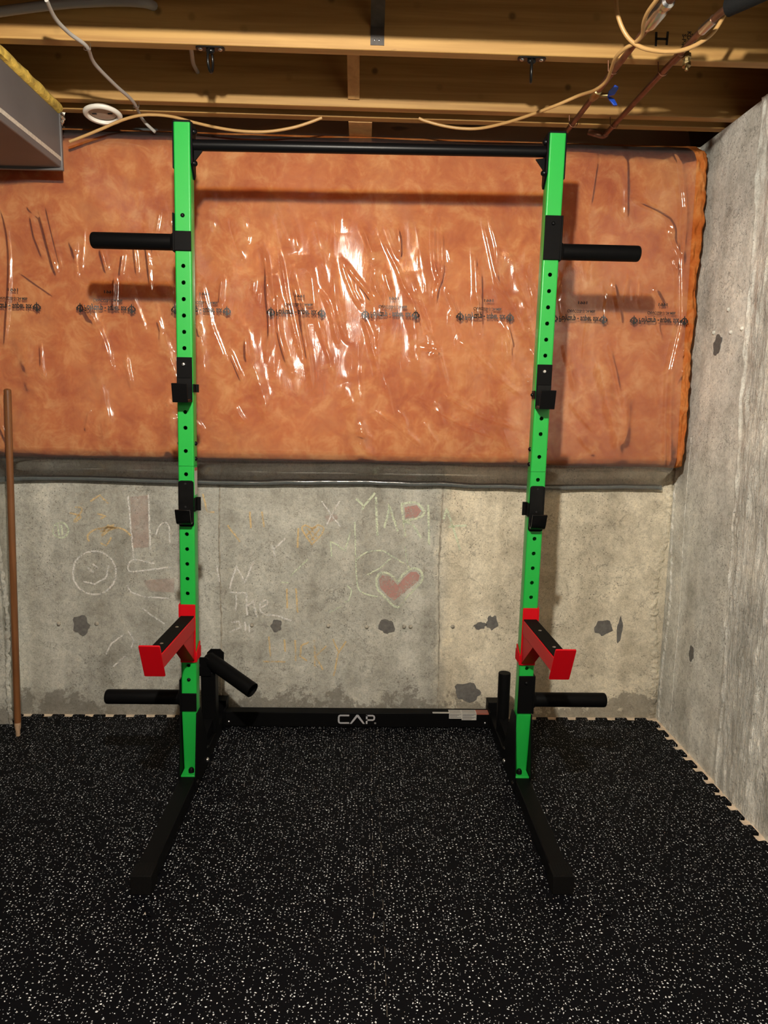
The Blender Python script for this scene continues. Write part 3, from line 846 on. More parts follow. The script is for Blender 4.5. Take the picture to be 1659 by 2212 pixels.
def tile_mesh():
    e = tooth_line(TEETH)
    g = 0.0004
    pts = []
    for t, o in e[:-1]: pts.append((t * PITCH, o + g))                               # front edge
    for t, o in e[:-1]: pts.append((PITCH + o - g, t * PITCH))                       # right edge
    for t, o in reversed(e[1:]): pts.append((t * PITCH, PITCH + o - g))              # back edge
    for t, o in reversed(e[1:]): pts.append((o + g, t * PITCH))                      # left edge
    # corners: the four tooth lines meet at -DEPTH offsets; tidy the four corner points
    clean = []
    for p in pts:
        if not clean or (abs(p[0] - clean[-1][0]) + abs(p[1] - clean[-1][1])) > 1e-4:
            clean.append(p)
    mb = MB()
    mb.prism([(x, y, ZS) for x, y in clean], (0, 0, -ZS))
    return mb.mesh('mat_tile', M['rubber'])


tile_me = tile_mesh()
TX0, TY0 = 0.066, -0.642
for ix in range(-6, 2):
    for iy in range(-7, 2):
        o = bpy.data.objects.new('mat_tile', tile_me)
        o.location = (TX0 + ix * PITCH, TY0 + iy * PITCH, 0)
        link(o, floor)

# ---------------------------------------------------------------- ceiling: subfloor, joists, bridging
ceiling = struct(MB().box((XL - 0.2, YR - 0.2, 2.535), (XR + 0.22, YB + 0.22, 2.56)).build('ceiling', M['subfloor']),
                 'open ceiling of spruce joists under a plywood subfloor', 'ceiling')
JY = [-0.114 - 0.403 * k for k in range(17)]
joists = []
for y in [0.289, 0.379] + JY:
    joists.append(MB().box((XL - 0.2, y, ZC), (XR + 0.2, y + 0.038, 2.535)).build('joist', M['joist'], ceiling, bevel=0.003))
for a, c in (((XL - 0.2, YB + 0.10, ZC), (XR + 0.22, YB + 0.14, 2.535)), ((XR + 0.12, YR - 0.2, ZC), (XR + 0.16, YB + 0.1, 2.535)),
             ((XL - 0.2, YR - 0.2, ZC), (XL - 0.16, YB + 0.1, 2.535)), ((XL - 0.2, YR - 0.2, ZC), (XR + 0.2, YR - 0.16, 2.535))):
    MB().box(a, c).build('rim_joist', M['subfloor'], ceiling)
joist_front = joists[2]
# wooden cross bridging, steel bridging strap, blocking
def bar_yz(x0, x1, p, q, t):
    d = Vector((0, q[0] - p[0], q[1] - p[1])).normalized()
    nrm = Vector((0, -d.z, d.y)) * t
    return [(x0, p[0], p[1]), (x0, q[0], q[1]), (x0, q[0] + nrm.y, q[1] + nrm.z), (x0, p[0] + nrm.y, p[1] + nrm.z)], (x1 - x0, 0, 0)


MB().prism(*bar_yz(-0.061, -0.022, (0.288, 2.338), (-0.075, 2.515), 0.019)).build('bridging', M['bridging'], ceiling)
MB().prism(*bar_yz(-0.038, 0.004, (0.378, 2.335), (0.328, 2.45), 0.019)).build('bridging', M['bridging'], ceiling)
MB().box((-0.062, 0.418, 2.298), (0.022, 0.60, 2.535)).build('blocking', M['bridging'], ceiling)
st = MB().prism(*bar_yz(0.012, 0.051, (-0.118, 2.360), (-0.478, 2.52), 0.0015))
st.box((0.012, -0.1165, 2.312), (0.051, -0.114, 2.362))
st = st.build('bridging_strap', M['dark_steel'], ceiling)
for x in (0.0235, 0.0365):
    MB().dome((x, -0.1165, 2.325), (0, -1, 0), 0.0032, 0.002, 10, 3).build('nail', M['zinc'], st, 60)
# marks on the front joist
mk = MB()
for s in ([(0.829, 2.372), (0.830, 2.334)], [(0.862, 2.374), (0.861, 2.338)], [(0.829, 2.354), (0.862, 2.354)]):
    mk.ribbon(s, 0.0065, -0.1146)
mk.build('marker_letter', M['marker'], joist_front)
mk = MB()
for i, body in enumerate(('S-P-F', 'KD-HT', '2&Btr')):
    vs, fs = text_polys(body)
    mk.add([(0.905 + 0.014 * i + y * 0.016, -0.1146, 2.352 - x * 0.016) for x, y in vs], fs)
mk.build('grade_stamp', M['marker'], joist_front)

# ================================================================ insulation blanket with plastic film
ins = thing('insulation_blanket', 'orange glass wool blanket under wrinkled clear plastic on the upper back wall', 'insulation', (-0.1, 0.5, 1.08))

def ramp01(a, b, t):
    t = np.clip((t - a) / (b - a), 0, 1)
    return t * t * (3 - 2 * t)


def wrinkle_field(X, Z):
    """how far the film stands off the wool, in metres"""
    H = np.zeros_like(X)
    def ridge(pts, amp, wid, sharp=1.0):
        nonlocal H
        best = np.full(X.shape, 1e9); par = np.zeros(X.shape)
        xs = [p[0] for p in pts]; zs = [p[1] for p in pts]
        m = 5 * wid
        msk = (X > min(xs) - m) & (X < max(xs) + m) & (Z > min(zs) - m) & (Z < max(zs) + m)
        if not msk.any(): return
        x = X[msk]; z = Z[msk]
        bd = np.full(x.shape, 1e9); bt = np.zeros(x.shape)
        tot = sum(math.dist(a, b_) for a, b_ in zip(pts[:-1], pts[1:]))
        acc = 0
        for a, b_ in zip(pts[:-1], pts[1:]):
            dx, dz = b_[0] - a[0], b_[1] - a[1]
            l2 = dx * dx + dz * dz
            t = np.clip(((x - a[0]) * dx + (z - a[1]) * dz) / l2, 0, 1)
            d = np.hypot(x - a[0] - t * dx, z - a[1] - t * dz)
            u = d < bd
            bd = np.where(u, d, bd)
            bt = np.where(u, (acc + t * math.sqrt(l2)) / tot, bt)
            acc += math.sqrt(l2)
        fade = np.clip(np.minimum(bt, 1 - bt) * 5, 0.12, 1)
        prof = np.exp(-(bd / wid) ** 1.7)
        H[msk] = np.maximum(H[msk], 0) + amp * fade * prof * (0.75 + 0.5 * fbm(x * 30, z * 18, 2))
    r = random.Random(5)
    for pts in RIDGES:
        ln = sum(math.dist(a, b_) for a, b_ in zip(pts[:-1], pts[1:]))
        w = r.uniform(0.0055, 0.010)
        sm = [(p.x, p.y) for p in smooth_path([(q[0], q[1], 0) for q in pts], 3)]
        soft = 0.5 if max(q[1] for q in pts) < 1.45 else 1.2
        ridge(sm, w * r.uniform(0.55, 0.95) * soft, w)
    for i in range(80):                                        # lesser creases, mostly upright and slightly slanted
        x = r.uniform(-1.9, 1.15); z = r.uniform(1.2, 2.15)
        ln = r.uniform(0.05, 0.22); sl = r.uniform(-0.1, 0.45)
        if z < 1.45: sl = r.uniform(0.2, 1.4)
        pts = [(x, z), (x + sl * ln * 0.5 + r.uniform(-0.01, 0.01), z - ln * 0.5), (x + sl * ln, z - ln)]
        w = r.uniform(0.005, 0.010)
        ridge(pts, w * r.uniform(0.25, 0.55), w)
    for i in range(26):                                        # wide soft folds
        x = r.uniform(-1.9, 1.1); z = r.uniform(1.3, 2.2)
        ln = r.uniform(0.2, 0.5); sl = r.uniform(0.0, 0.35)
        w = r.uniform(0.02, 0.035)
        ridge([(x, z), (x + sl * ln, z - ln)], w * 0.25, w)
    H = H + 0.010 * fbm(X * 3.0 + 4, Z * 2.2, 3) + 0.0036 * fbm(X * 13, Z * 5.0, 3)
    # overlap fold near the right end
    fx = np.interp(Z, [p[1] for p in reversed(FOLD)], [p[0] for p in reversed(FOLD)])
    dd = X - fx
    H = H + 0.012 * np.exp(-np.clip(-dd / 0.012, 0, 50)) * (dd < 0) + 0.012 * np.exp(-np.clip(dd / 0.05, 0, 50)) * (dd >= 0) - 0.006 * np.exp(-((dd + 0.004) / 0.004) ** 2)
    return H


PROF_Z = np.array([2.297, 2.290, 2.275, 2.245, 2.205, 2.10, 1.60, 1.20, 1.100, 1.078, 1.062, 1.045, 1.025, 1.00, 0.984])
PROF_Y = np.array([0.560, 0.545, 0.505, 0.458, 0.436, 0.430, 0.425, 0.411, 0.411, 0.420, 0.444, 0.478, 0.515, 0.545, 0.552])
_s = np.concatenate([[0], np.cumsum(np.hypot(np.diff(PROF_Z), np.diff(PROF_Y)))])


def sheet_y(X, Z):
    """room depth of the film at (x, z) on its front"""
    base = np.interp(-Z, -PROF_Z, PROF_Y)
    w = ramp01(1.07, 1.13, Z) * (1 - ramp01(2.20, 2.29, Z))
    return base - 0.006 - wrinkle_field(X, Z) * w


def grid_mesh(name, X, Y, Z, mat):
    nr, nc = X.shape
    co = np.stack([X, Y, Z], -1).reshape(-1, 3).astype(np.float32)
    idx = np.arange(nr * nc).reshape(nr, nc)
    q = np.stack([idx[:-1, :-1], idx[1:, :-1], idx[1:, 1:], idx[:-1, 1:]], -1).reshape(-1, 4).astype(np.int32)
    me = bpy.data.meshes.new(name)
    me.vertices.add(len(co)); me.vertices.foreach_set('co', co.ravel())
    me.loops.add(q.size); me.loops.foreach_set('vertex_index', q.ravel())
    me.polygons.add(len(q)); me.polygons.foreach_set('loop_start', np.arange(0, q.size, 4, dtype=np.int32))
    me.polygons.foreach_set('use_smooth', np.ones(len(q), dtype=bool))
    me.update(calc_edges=True)
    me.validate()
    me.materials.append(mat)
    return me


link(bpy.data.objects.new('rough_pour', grid_mesh('rough_pour', XR - h_, Y_, Z_, M['wall_side'])), wall_right)

# film
sv = np.arange(0, _s[-1], 0.0036)
zz = np.interp(sv, _s, PROF_Z); yy = np.interp(sv, _s, PROF_Y)
k = np.array([1, 2, 3, 2, 1]) / 9.0
for _ in range(3):
    zz[2:-2] = np.convolve(zz, k, 'valid'); yy[2:-2] = np.convolve(yy, k, 'valid')
xx = np.concatenate([np.arange(-2.60, -1.90, 0.008), np.arange(-1.90, 1.205, 0.0038)])
X, Zg = np.meshgrid(xx, zz)
Yb = np.repeat(yy[:, None], len(xx), 1)
wgt = ramp01(1.07, 1.13, Zg) * (1 - ramp01(2.20, 2.29, Zg))
Wf = wrinkle_field(X, Zg)
edge = 0.006 * fbm(X * 5, Zg * 0 + 3.3, 3) * (1 - ramp01(0.99, 1.06, Zg))
Yf = Yb - 0.006 - Wf * wgt
Yf = np.where(X < -1.395, np.minimum(Yf, 0.446), Yf)
low = 1 - ramp01(1.03, 1.10, Zg)
Zf = Zg + low * (0.016 * (fbm(X * 4, X * 0 + 8.2, 3) - 0.5)) - (ramp01(2.20, 2.29, Zg)) * 0.006 * fbm(X * 6, X * 0 + 1.2, 3)
Yf = Yf - low * 0.010 * fbm(X * 9, Zg * 4 + 2, 3)
film = bpy.data.objects.new('plastic_sheet', grid_mesh('plastic_sheet', X, Yf, Zf, M['film']))
link(film, ins)
# slack film turned up over the top of the wall
xs = np.arange(-2.60, 1.26, 0.02)
vs, fs = [], []
for i, x in enumerate(xs):
    for j in range(5):
        n_ = float(fbm(np.array(x * 7.0), np.array(j * 0.8 + 3), 3)) - 0.5
        vs.append((x, 0.562 + 0.012 * j + 0.022 * n_ * (j > 0), 2.299 + 0.022 * j))
    if i:
        q_ = 5 * i
        fs += [(q_ - 5 + a, q_ - 4 + a, q_ + 1 + a, q_ + a) for a in range(4)]
MB().add(vs, fs).build('film_upstand', M['film_grey'], ins, 70)
# doubled hem along the bottom of the film
xs = np.arange(-2.60, 1.22, 0.012)
zb = 0.984 + 0.016 * (fbm(xs * 4, xs * 0 + 8.2, 3) - 0.5)
mb = MB()
vs, fs = [], []
for i, x in enumerate(xs):
    yo = 0.548 - 0.010 * float(fbm(np.array(x * 9.0), np.array(0.984 * 4 + 2), 3)) - 0.003
    if x < -1.395: yo = 0.434
    for dy, dz in ((0.0, 0.016), (-0.004, 0.010), (-0.005, 0.002), (-0.001, -0.004), (0.004, 0.0)):
        vs.append((x, yo + dy, zb[i] + dz))
    if i:
        j = 5 * i
        fs += [(j - 5 + a, j - 4 + a, j + 1 + a, j + a) for a in range(4)]
mb.add(vs, fs).build('hem', M['film_grey'], film, 60)

# wool batt
PZ = np.array([2.298, 2.294, 2.274, 2.245, 2.205, 2.10, 1.60, 1.20, 1.110, 1.088, 1.078, 1.075, 1.074])
PY = np.array([0.568, 0.545, 0.510, 0.463, 0.442, 0.436, 0.431, 0.417, 0.417, 0.430, 0.480, 0.530, 0.568])
s2 = np.concatenate([[0], np.cumsum(np.hypot(np.diff(PZ), np.diff(PY)))])
sv = np.linspace(0, s2[-1], 190)
zz = np.interp(sv, s2, PZ); yy = np.interp(sv, s2, PY)
xx = np.concatenate([np.arange(-2.60, 1.10, 0.009), np.arange(1.10, 1.2701, 0.004), np.full(6, 1.2702)])
X, Zg = np.meshgrid(xx, zz)
Yw = np.repeat(yy[:, None], len(xx), 1)
front = ramp01(0.56, 0.48, Yw) if False else np.clip((0.56 - Yw) / 0.08, 0, 1)
lump = 0.010 * fbm(X * 6, Zg * 6, 4) + 0.006 * fbm(X * 20, Zg * 20, 3)
bare = ramp01(1.19, 1.22, X)
fl2 = fbm(X * 55, Zg * 26, 4)
Yw = Yw + front * (lump * (1 - bare) + bare * (0.034 * fl2 - 0.026))
# ragged, rolled right end
redge = 1.268 - 0.020 * fbm(Zg * 9, Zg * 0 + 5.5, 4) - 0.010 * fbm(Zg * 40, Zg * 0 + 2.5, 3) + 0.010 * (Zg - 1.6)
t = np.clip((X - 1.215) / (1.2701 - 1.215), 0, 1)
Xw = np.where(X > 1.215, 1.215 + t * (redge - 1.215), X)
roll = np.clip((t - 0.55) / 0.45, 0, 1) ** 2
ncol = len(xx)
tail = np.zeros(ncol); tail[-6:] = np.linspace(0.1, 1, 6)
Yw = np.maximum(Yw, Yw * 0) + front * roll * 0.018
Yw = Yw * (1 - tail)[None, :] + 0.568 * tail[None, :]
Yw = np.where(Xw < -1.40, np.minimum(Yw, 0.452), Yw)
wool = bpy.data.objects.new('glass_wool', grid_mesh('glass_wool', Xw, Yw, Zg, M['wool']))
link(wool, ins)

# printing on the film (upside down, repeated along the roll)
def leaf():
    half = [(0, 1.0), (0.14, 0.62), (0.34, 0.70), (0.28, 0.28), (0.55, 0.50), (0.60, 0.34), (0.95, 0.30), (0.82, 0.05), (0.95, -0.06), (0.45, -0.45), (0.48, -0.62), (0.06, -0.55), (0.06, -1.0)]
    return half + [(-x, y) for x, y in reversed(half)]


LEAF = leaf()
PR_X = [-2.313, -1.965, -1.617, -1.285, -0.941, -0.594, -0.246, 0.101, 0.452, 0.803, 1.105]


def print_block(cx, full=True):
    V2, F2 = [], []
    def put(vs, fs):
        n = len(V2)
        V2.extend(vs); F2.extend([tuple(i + n for i in f) for f in fs])
    vs, fs = text_polys('Polytarp - super six')
    w = max(v[0] for v in vs) - min(v[0] for v in vs)
    sx = 0.150 / w; sz = 0.0290
    put([(cx + x * sx, 1.641 - y * sz) for x, y in vs], fs)
    lay(V2, F2, 'printed_lettering'); V2, F2 = [], []
    vs, fs = text_polys('CAN/CGSB-51.34-M86')
    w = max(v[0] for v in vs) - min(v[0] for v in vs)
    put([(cx + 0.008 + x * 0.105 / w, 1.6655 - y * 0.014) for x, y in vs], fs)
    lay(V2, F2, 'printed_lettering'); V2, F2 = [], []
    vs, fs = text_polys('1991')
    w = max(v[0] for v in vs) - min(v[0] for v in vs)
    put([(cx + 0.012 + x * 0.034 / w, 1.6965 - y * 0.014) for x, y in vs], fs)
    lay(V2, F2, 'printed_lettering')
    for lx in (-0.093, 0.093):
        V2, F2 = [], []
        P = [(cx + lx + x * 0.017, 1.632 - y * 0.019) for x, y in LEAF]
        n = len(P)
        Q = [(cx + lx + x * 0.0105, 1.632 - y * 0.012) for x, y in LEAF]
        put(P + Q, [(i, (i + 1) % n, (i + 1) % n + n, i + n) for i in range(n)])
        put([(cx + lx - 0.002, 1.648), (cx + lx + 0.002, 1.648), (cx + lx + 0.004, 1.618), (cx + lx - 0.004, 1.618)], [(0, 1, 2, 3)])
        put([(cx + lx - 0.011, 1.636), (cx + lx + 0.011, 1.622), (cx + lx + 0.011, 1.618), (cx + lx - 0.011, 1.632)], [(0, 1, 2, 3)])
        lay(V2, F2, 'printed_emblem')


def lay(V2, F2, name):
    # split long glyph faces and lay everything on the film
    bm = bmesh.new()
    bv = [bm.verts.new((p[0], 0, p[1])) for p in V2]
    for f in F2:
        try: bm.faces.new([bv[i] for i in f])
        except ValueError: pass
    bmesh.ops.triangulate(bm, faces=bm.faces[:])
    me = bpy.data.meshes.new(name)
    bm.to_mesh(me); bm.free()
    co = np.array([v.co[:] for v in me.vertices])
    if len(co):
        y = sheet_y(co[:, 0], co[:, 2]) - 0.0012
        co[:, 1] = y
        me.vertices.foreach_set('co', co.astype(np.float32).ravel())
    me.materials.append(M['ink'])
    o = bpy.data.objects.new(name, me)
    link(o, film)


for cx in PR_X:
    print_block(cx)

# ================================================================ squat rack
PX = 0.5655                                       # half distance between the uprights
rack = thing('squat_rack', 'green and black steel squat rack with pull-up bar standing on the rubber floor', 'squat rack', (0, 0, 0))
HOLE_R = 0.0064


def upright(cx, z0, z1, holes, setback=None):
    """square tube with rounded corners and real drilled holes in its front face"""
    h, r = 0.025, 0.0045
    prof = []
    for sx, sy, a0 in ((1, 1, 0), (-1, 1, 90), (-1, -1, 180), (1, -1, 270)):
        for i in range(4):
            a = math.radians(a0 + 30 * i)
            prof.append((sx * (h - r) + r * math.cos(a), sy * (h - r) + r * math.sin(a)))
    zl = [z0] + ([setback] if setback else []) + [z1]
    mb = MB()
    n = len(prof)
    def yy(x, y, z):
        if setback and z < setback and y < 0:
            y = y + (setback - z) / (setback - z0) * 0.020
        return (cx + x, y, z)
    vs = [yy(x, y, z) for z in zl for x, y in prof]
    fs = []
    for k in range(len(zl) - 1):
        for i in range(n):
            j = (i + 1) % n
            if i == 11:                           # the flat between the two front corners is built separately
                continue
            fs.append((k * n + i, k * n + j, (k + 1) * n + j, (k + 1) * n + i))
    fs.append(tuple((len(zl) - 1) * n + i for i in range(n)))
    fs.append(tuple(reversed(range(n))))
    mb.add(vs, fs)
    f = h - r
    cuts = []
    for z in sorted(holes):
        cuts.append((z - 0.017, z + 0.017, z))
    cur = z0
    spans = []
    for a, b_, z in cuts:
        if a > cur + 1e-5:
            spans.append((cur, a, None))
        spans.append((a, b_, z))
        cur = b_
    spans.append((cur, z1, None))
    for a, b_, z in spans:
        if z is None:
            lev = [a] + ([setback] if setback and a < setback < b_ else []) + [b_]
            for p, q in zip(lev[:-1], lev[1:]):
                mb.add([yy(-f, -h, p), yy(f, -h, p), yy(f, -h, q), yy(-f, -h, q)], [(0, 1, 2, 3)])
        else:
            m = 16
            ring, out, inn = [], [], []
            for i in range(m):
                t = 2 * math.pi * (i + 0.5) / m
                c, s_ = math.cos(t), math.sin(t)
                ring.append(yy(HOLE_R * c, -h, z + HOLE_R * s_))
                kx = f / abs(c); kz = 0.017 / abs(s_)
                q = min(kx, kz)
                out.append([q * c, z + q * s_])
                inn.append((cx + HOLE_R * c, -h + 0.0035, z + HOLE_R * s_))
            # push the outer points nearest the corners onto the corners
            for sx in (-1, 1):
                for sz in (-1, 1):
                    bi = min(range(m), key=lambda i: (out[i][0] - sx * f) ** 2 + (out[i][1] - z - sz * 0.017) ** 2)
                    out[bi] = [sx * f, z + sz * 0.017]
            outv = [yy(x, -h, zz_) for x, zz_ in out]
            mb.add(ring + outv + inn, [(i, (i + 1) % m, (i + 1) % m + m, i + m)[::-1] for i in range(m)] +
                   [(i, (i + 1) % m, (i + 1) % m + 2 * m, i + 2 * m) for i in range(m)])
    return mb


HU = [1.663 - 0.0493 * k for k in range(-2, 10)] + [1.146]
HL = [1.072, 1.023, 0.974, 0.926] + [0.8777 - 0.0493 * k for k in range(0, 11)]
SIDE = {-1: 'nearer the broom handle', 1: 'nearer the right wall'}
for sx in (-1, 1):
    cx = sx * PX
    up = upright(cx, 1.0985, 2.127, HU + ([1.860] if sx < 0 else [])).build('upright', M['green'], rack, 35, shear=True)
    lo = upright(cx, 0.056, 1.0975, HL, 0.265).build('upright', M['green'], rack, 35, shear=True)
    MB().box((cx - 0.0255, -0.0255, 2.125), (cx + 0.0255, 0.0255, 2.1315)).build('end_cap', M['black_plastic'], up, bevel=0.001, shear=True)
    # joint bolts on the sides
    for z in (1.169, 1.120):
        for s in (-1, 1):
            MB().dome((cx + s * 0.025, 0, z), (s, 0, 0), 0.0075, 0.007, 14, 4).build('bolt', M['black_satin'], up, 60, shear=True)
    # pull-up bar brackets: plates on both flanks of the upright, bolted through
    ix = cx - sx * 0.025
    ox = cx + sx * 0.025
    br = MB().prism([(ix, -0.024, 2.127), (ix, 0.024, 2.127), (ix, 0.024, 1.985), (ix, 0.012, 1.972), (ix, -0.024, 2.010)], (-sx * 0.006, 0, 0))
    br = br.build('bar_bracket', M['black'], rack, bevel=0.001, shear=True)
    MB().prism([(ix - sx * 0.006, 0.004, 2.060), (ix - sx * 0.034, 0.004, 2.056), (ix - sx * 0.012, 0.004, 2.028), (ix - sx * 0.006, 0.004, 2.022)], (0, -0.008, 0)).build('gusset', M['black'], br, bevel=0.0008, shear=True)
    MB().box((ox, -0.022, 1.996), (ox + sx * 0.004, 0.024, 2.127)).build('bracket_plate', M['black'], br, bevel=0.001, shear=True)
    for z in (2.106, 2.016):
        MB().dome((ix - sx * 0.006, -0.002, z), (-sx, 0, 0), 0.010, 0.011, 8, 3).build('bolt', M['black_satin'], br, 60, shear=True)
        MB().dome((ox + sx * 0.004, -0.002, z), (sx, 0, 0), 0.0085, 0.004, 14, 4).build('bolt', M['black_satin'], br, 60, shear=True)
    # weight pegs
    for zc, c0, c1, rs in ((1.786, 1.756, 1.814 if sx < 0 else 1.887, None), (0.3135, 0.276, 0.338 if sx < 0 else 0.408, None)):
        pg = MB().lathe([(0.0, 0.0), (0.0245, 0.0), (0.0245, 0.247), (0.0232, 0.2525), (0.020, 0.255), (0.0, 0.255)], (cx + sx * 0.029, 0.0, zc), (sx, 0, 0), 28)
        pg = pg.build('weight_peg', M['black'], rack, 40, shear=True)
        cl = MB().box((cx - 0.0256, -0.0305, c0), (cx + 0.0256, -0.0252, c1))
        cl.build('collar_plate', M['black'], pg, bevel=0.0015, shear=True)
        MB().box((ox + sx * 0.0002, -0.0305, c0 - 0.002), (ox + sx * 0.0055, 0.026, max(c1, c0 + 0.11))).build('collar_side', M['black'], pg, bevel=0.001, shear=True)
        MB().lathe([(0.0245, 0.0), (0.030, 0.0), (0.0275, 0.006), (0.0246, 0.009)], (ox + sx * 0.0055, 0, zc), (sx, 0, 0), 24).build('weld_ring', M['black'], pg, 40, shear=True)
        if sx > 0:
            MB().dome((cx, -0.0305, c1 - 0.024), (0, -1, 0), 0.0062, 0.005, 12, 4).build('bolt', M['black_satin'], pg, 60, shear=True)
        elif zc > 1:
            MB().dome((cx - 0.001, -0.0245, 1.860), (0, -1, 0), 0.0062, 0.005, 12, 4).build('bolt', M['black_satin'], pg, 60, shear=True)
        else:
            MB().dome((cx, -0.0245, 0.3845), (0, -1, 0), 0.0062, 0.005, 12, 4).build('bolt', M['black_satin'], pg, 60, shear=True)
    # foot tube, gusset plates and green tab
    ft = MB().box((cx - 0.025, -0.552, 0.003), (cx + 0.025, 0.515, 0.052)).build('base_tube', M['black'], rack, bevel=0.003)
    cap = MB().box((cx - 0.0285, -0.572, 0.0), (cx + 0.0285, -0.515, 0.0555)).build('rubber_foot', M['pad'], ft, bevel=0.002)
    for i in range(6):
        x = cx - 0.020 + i * 0.008
        MB().box((x, -0.570, 0.0553), (x + 0.003, -0.517, 0.0562)).build('rib', M['pad'], ft)
    MB().box((cx - 0.0285, 0.475, 0.0), (cx + 0.0285, 0.530, 0.098)).build('rear_bracket', M['black'], ft, bevel=0.002)
    for s in (-1, 1):
        x = cx + s * 0.0253
        MB().prism([(x, -0.0255, 0.268), (x, 0.026, 0.268), (x, 0.150, 0.056), (x, 0.150, 0.010), (x, -0.062, 0.010), (x, -0.062, 0.062)], (s * 0.0042, 0, 0)).build('gusset_plate', M['black'], ft, bevel=0.0006)
        for y, z in ((0.11, 0.031), (-0.045, 0.031), (0.115, 0.075)):
            MB().dome((x + s * 0.0042, y, z), (s, 0, 0), 0.0085, 0.007, 12, 4).build('bolt', M['zinc'] if (y > 0 and s * sx < 0 and z < 0.05) else M['black_satin'], ft, 60)
    MB().box((cx - 0.0235, -0.052, 0.0522), (cx + 0.0235, 0.0, 0.0575)).build('foot_tab', M['green'], lo, bevel=0.001)
    MB().lathe([(0.0, 0.017), (0.006, 0.016), (0.0095, 0.010), (0.0095, 0.0), (0.0, 0.0)], (cx - sx * 0.006, -0.028, 0.0575), (0, 0, 1), 12).build('bolt', M['black_satin'], lo, 40)

# pull-up bar and rear crossbar
MB().cyl((-PX + 0.031, 0, 2.069), (PX - 0.031, 0, 2.079), 0.0165, 28).build('pull_up_bar', M['black_satin'], rack, 40, shear=True)
cross = MB().box((-PX + 0.0255, 0.440, 0.004), (PX - 0.0255, 0.490, 0.065)).build('crossbar', M['black'], rack, bevel=0.003)
for s in (-1, 1):
    MB().box((s * (PX - 0.0255), 0.428, 0.004), (s * (PX - 0.031), 0.50, 0.075)).build('end_plate', M['black'], cross, bevel=0.001)
    MB().dome((s * (PX - 0.045), 0.440, 0.024), (0, -1, 0), 0.006, 0.005, 12, 4).build('bolt', M['zinc'], cross, 60)
# maker's lettering on the crossbar
lt = MB()
fy = 0.4394
th = 0.0068
def stroke(pts, w=th):
    lt.ribbon(pts, w, fy)
c0, c1, zt, zb_ = -0.0800, -0.0340, 0.0570, 0.0180
stroke([(c1, zt - th / 2), (c0 + 0.010, zt - th / 2), (c0 + 0.005, zt - th / 2 - 0.002), (c0 + th / 2, zt - 0.011), (c0 + th / 2, zb_ + 0.011), (c0 + 0.005, zb_ + th / 2 + 0.002), (c0 + 0.010, zb_ + th / 2), (c1, zb_ + th / 2)])
lt.add([(x, fy, z) for x, z in ((-0.0320, zb_), (-0.0240, zb_), (-0.0010, zt - 0.010), (0.0220, zb_), (0.0300, zb_), (0.0030, zt), (-0.0050, zt))],
       [(0, 1, 2, 6), (2, 5, 6), (2, 3, 4, 5)])
p0 = 0.0335
stroke([(p0 + th / 2, zb_), (p0 + th / 2, zt - 0.001)])
stroke([(p0, zt - th / 2), (p0 + 0.028, zt - th / 2), (p0 + 0.033, zt - th / 2 - 0.003), (p0 + 0.0345, zt - 0.012), (p0 + 0.033, zt - 0.020), (p0 + 0.028, zt - 0.0225), (p0, zt - 0.0225)])
for s in ([(0.0690, 0.0185), (0.0745, 0.0185), (0.0745, 0.0240), (0.0690, 0.0240), (0.0690, 0.0185)],):
    stroke(s, 0.0012)
stroke([(0.0705, 0.0195), (0.0705, 0.0230), (0.0730, 0.0222), (0.0705, 0.0212), (0.0732, 0.0195)], 0.0008)
lt.build('lettering', M['white_print'], cross)
# warning labels folded over the edge of the crossbar
def label_patch(x0, x1, zlow, ytop, mat, lines):
    mb = MB()
    if zlow < 0.065:
        mb.box((x0, 0.4390, zlow), (x1, 0.4396, 0.0654))
    mb.box((x0, 0.4390, 0.0651), (x1, ytop, 0.0657))
    o = mb.build('warning_label', M[mat], cross)
    ink = MB()
    for i in range(lines):
        z = 0.061 - i * 0.0042
        if z < zlow + 0.002: break
        ink.box((x0 + 0.003, 0.4386, z), (x1 - 0.003 - 0.008 * (i % 3), 0.43895, z + 0.0014))
    y = 0.443
    while y < ytop - 0.003:
        ink.box((x0 + 0.003, y, 0.0657), (x1 - 0.004, y + 0.0018, 0.0659))
        y += 0.006
    if ink.v:
        ink.build('label_text', M['label_ink'], o)
    return o


label_patch(0.305, 0.372, 0.0650, 0.452, 'label_paper', 0)
label_patch(0.372, 0.424, 0.0430, 0.474, 'label_paper', 5)
label_patch(0.424, 0.484, 0.0370, 0.474, 'label_paper', 6)
label_patch(0.484, 0.534, 0.0610, 0.474, 'label_red', 0)
# paper label on the inner flank of one upright
xi = -PX + 0.0252
o = MB().box((xi, -0.018, 1.004), (xi + 0.0005, 0.018, 1.092)).build('warning_label', M['label_paper'], rack, shear=True)
MB().box((xi + 0.0003, -0.018, 1.082), (xi + 0.0008, 0.018, 1.092)).build('label_heading', M['label_red'], o, shear=True)

# upright plate-storage peg on the right foot
pg = MB().lathe([(0.0, 0.0), (0.0235, 0.0), (0.0235, 0.233), (0.0225, 0.236), (0.0, 0.236)], (PX, 0.315, 0.052), (0, 0, 1), 28).build('storage_peg', M['black'], rack, 40)
MB().prism([(PX, 0.292, 0.115), (PX - 0.017, 0.300, 0.0522), (PX + 0.017, 0.300, 0.0522)], (0, -0.004, 0)).build('gusset', M['black'], pg)
g = MB().add([(PX - 0.017, 0.296, 0.11), (PX + 0.017, 0.296, 0.11), (PX, 0.165, 0.0525), (PX - 0.017, 0.296, 0.0525), (PX + 0.017, 0.296, 0.0525)],
             [(0, 2, 1), (0, 3, 2), (1, 2, 4), (3, 4, 2), (0, 1, 4, 3)])
g.build('gusset', M['black'], pg)
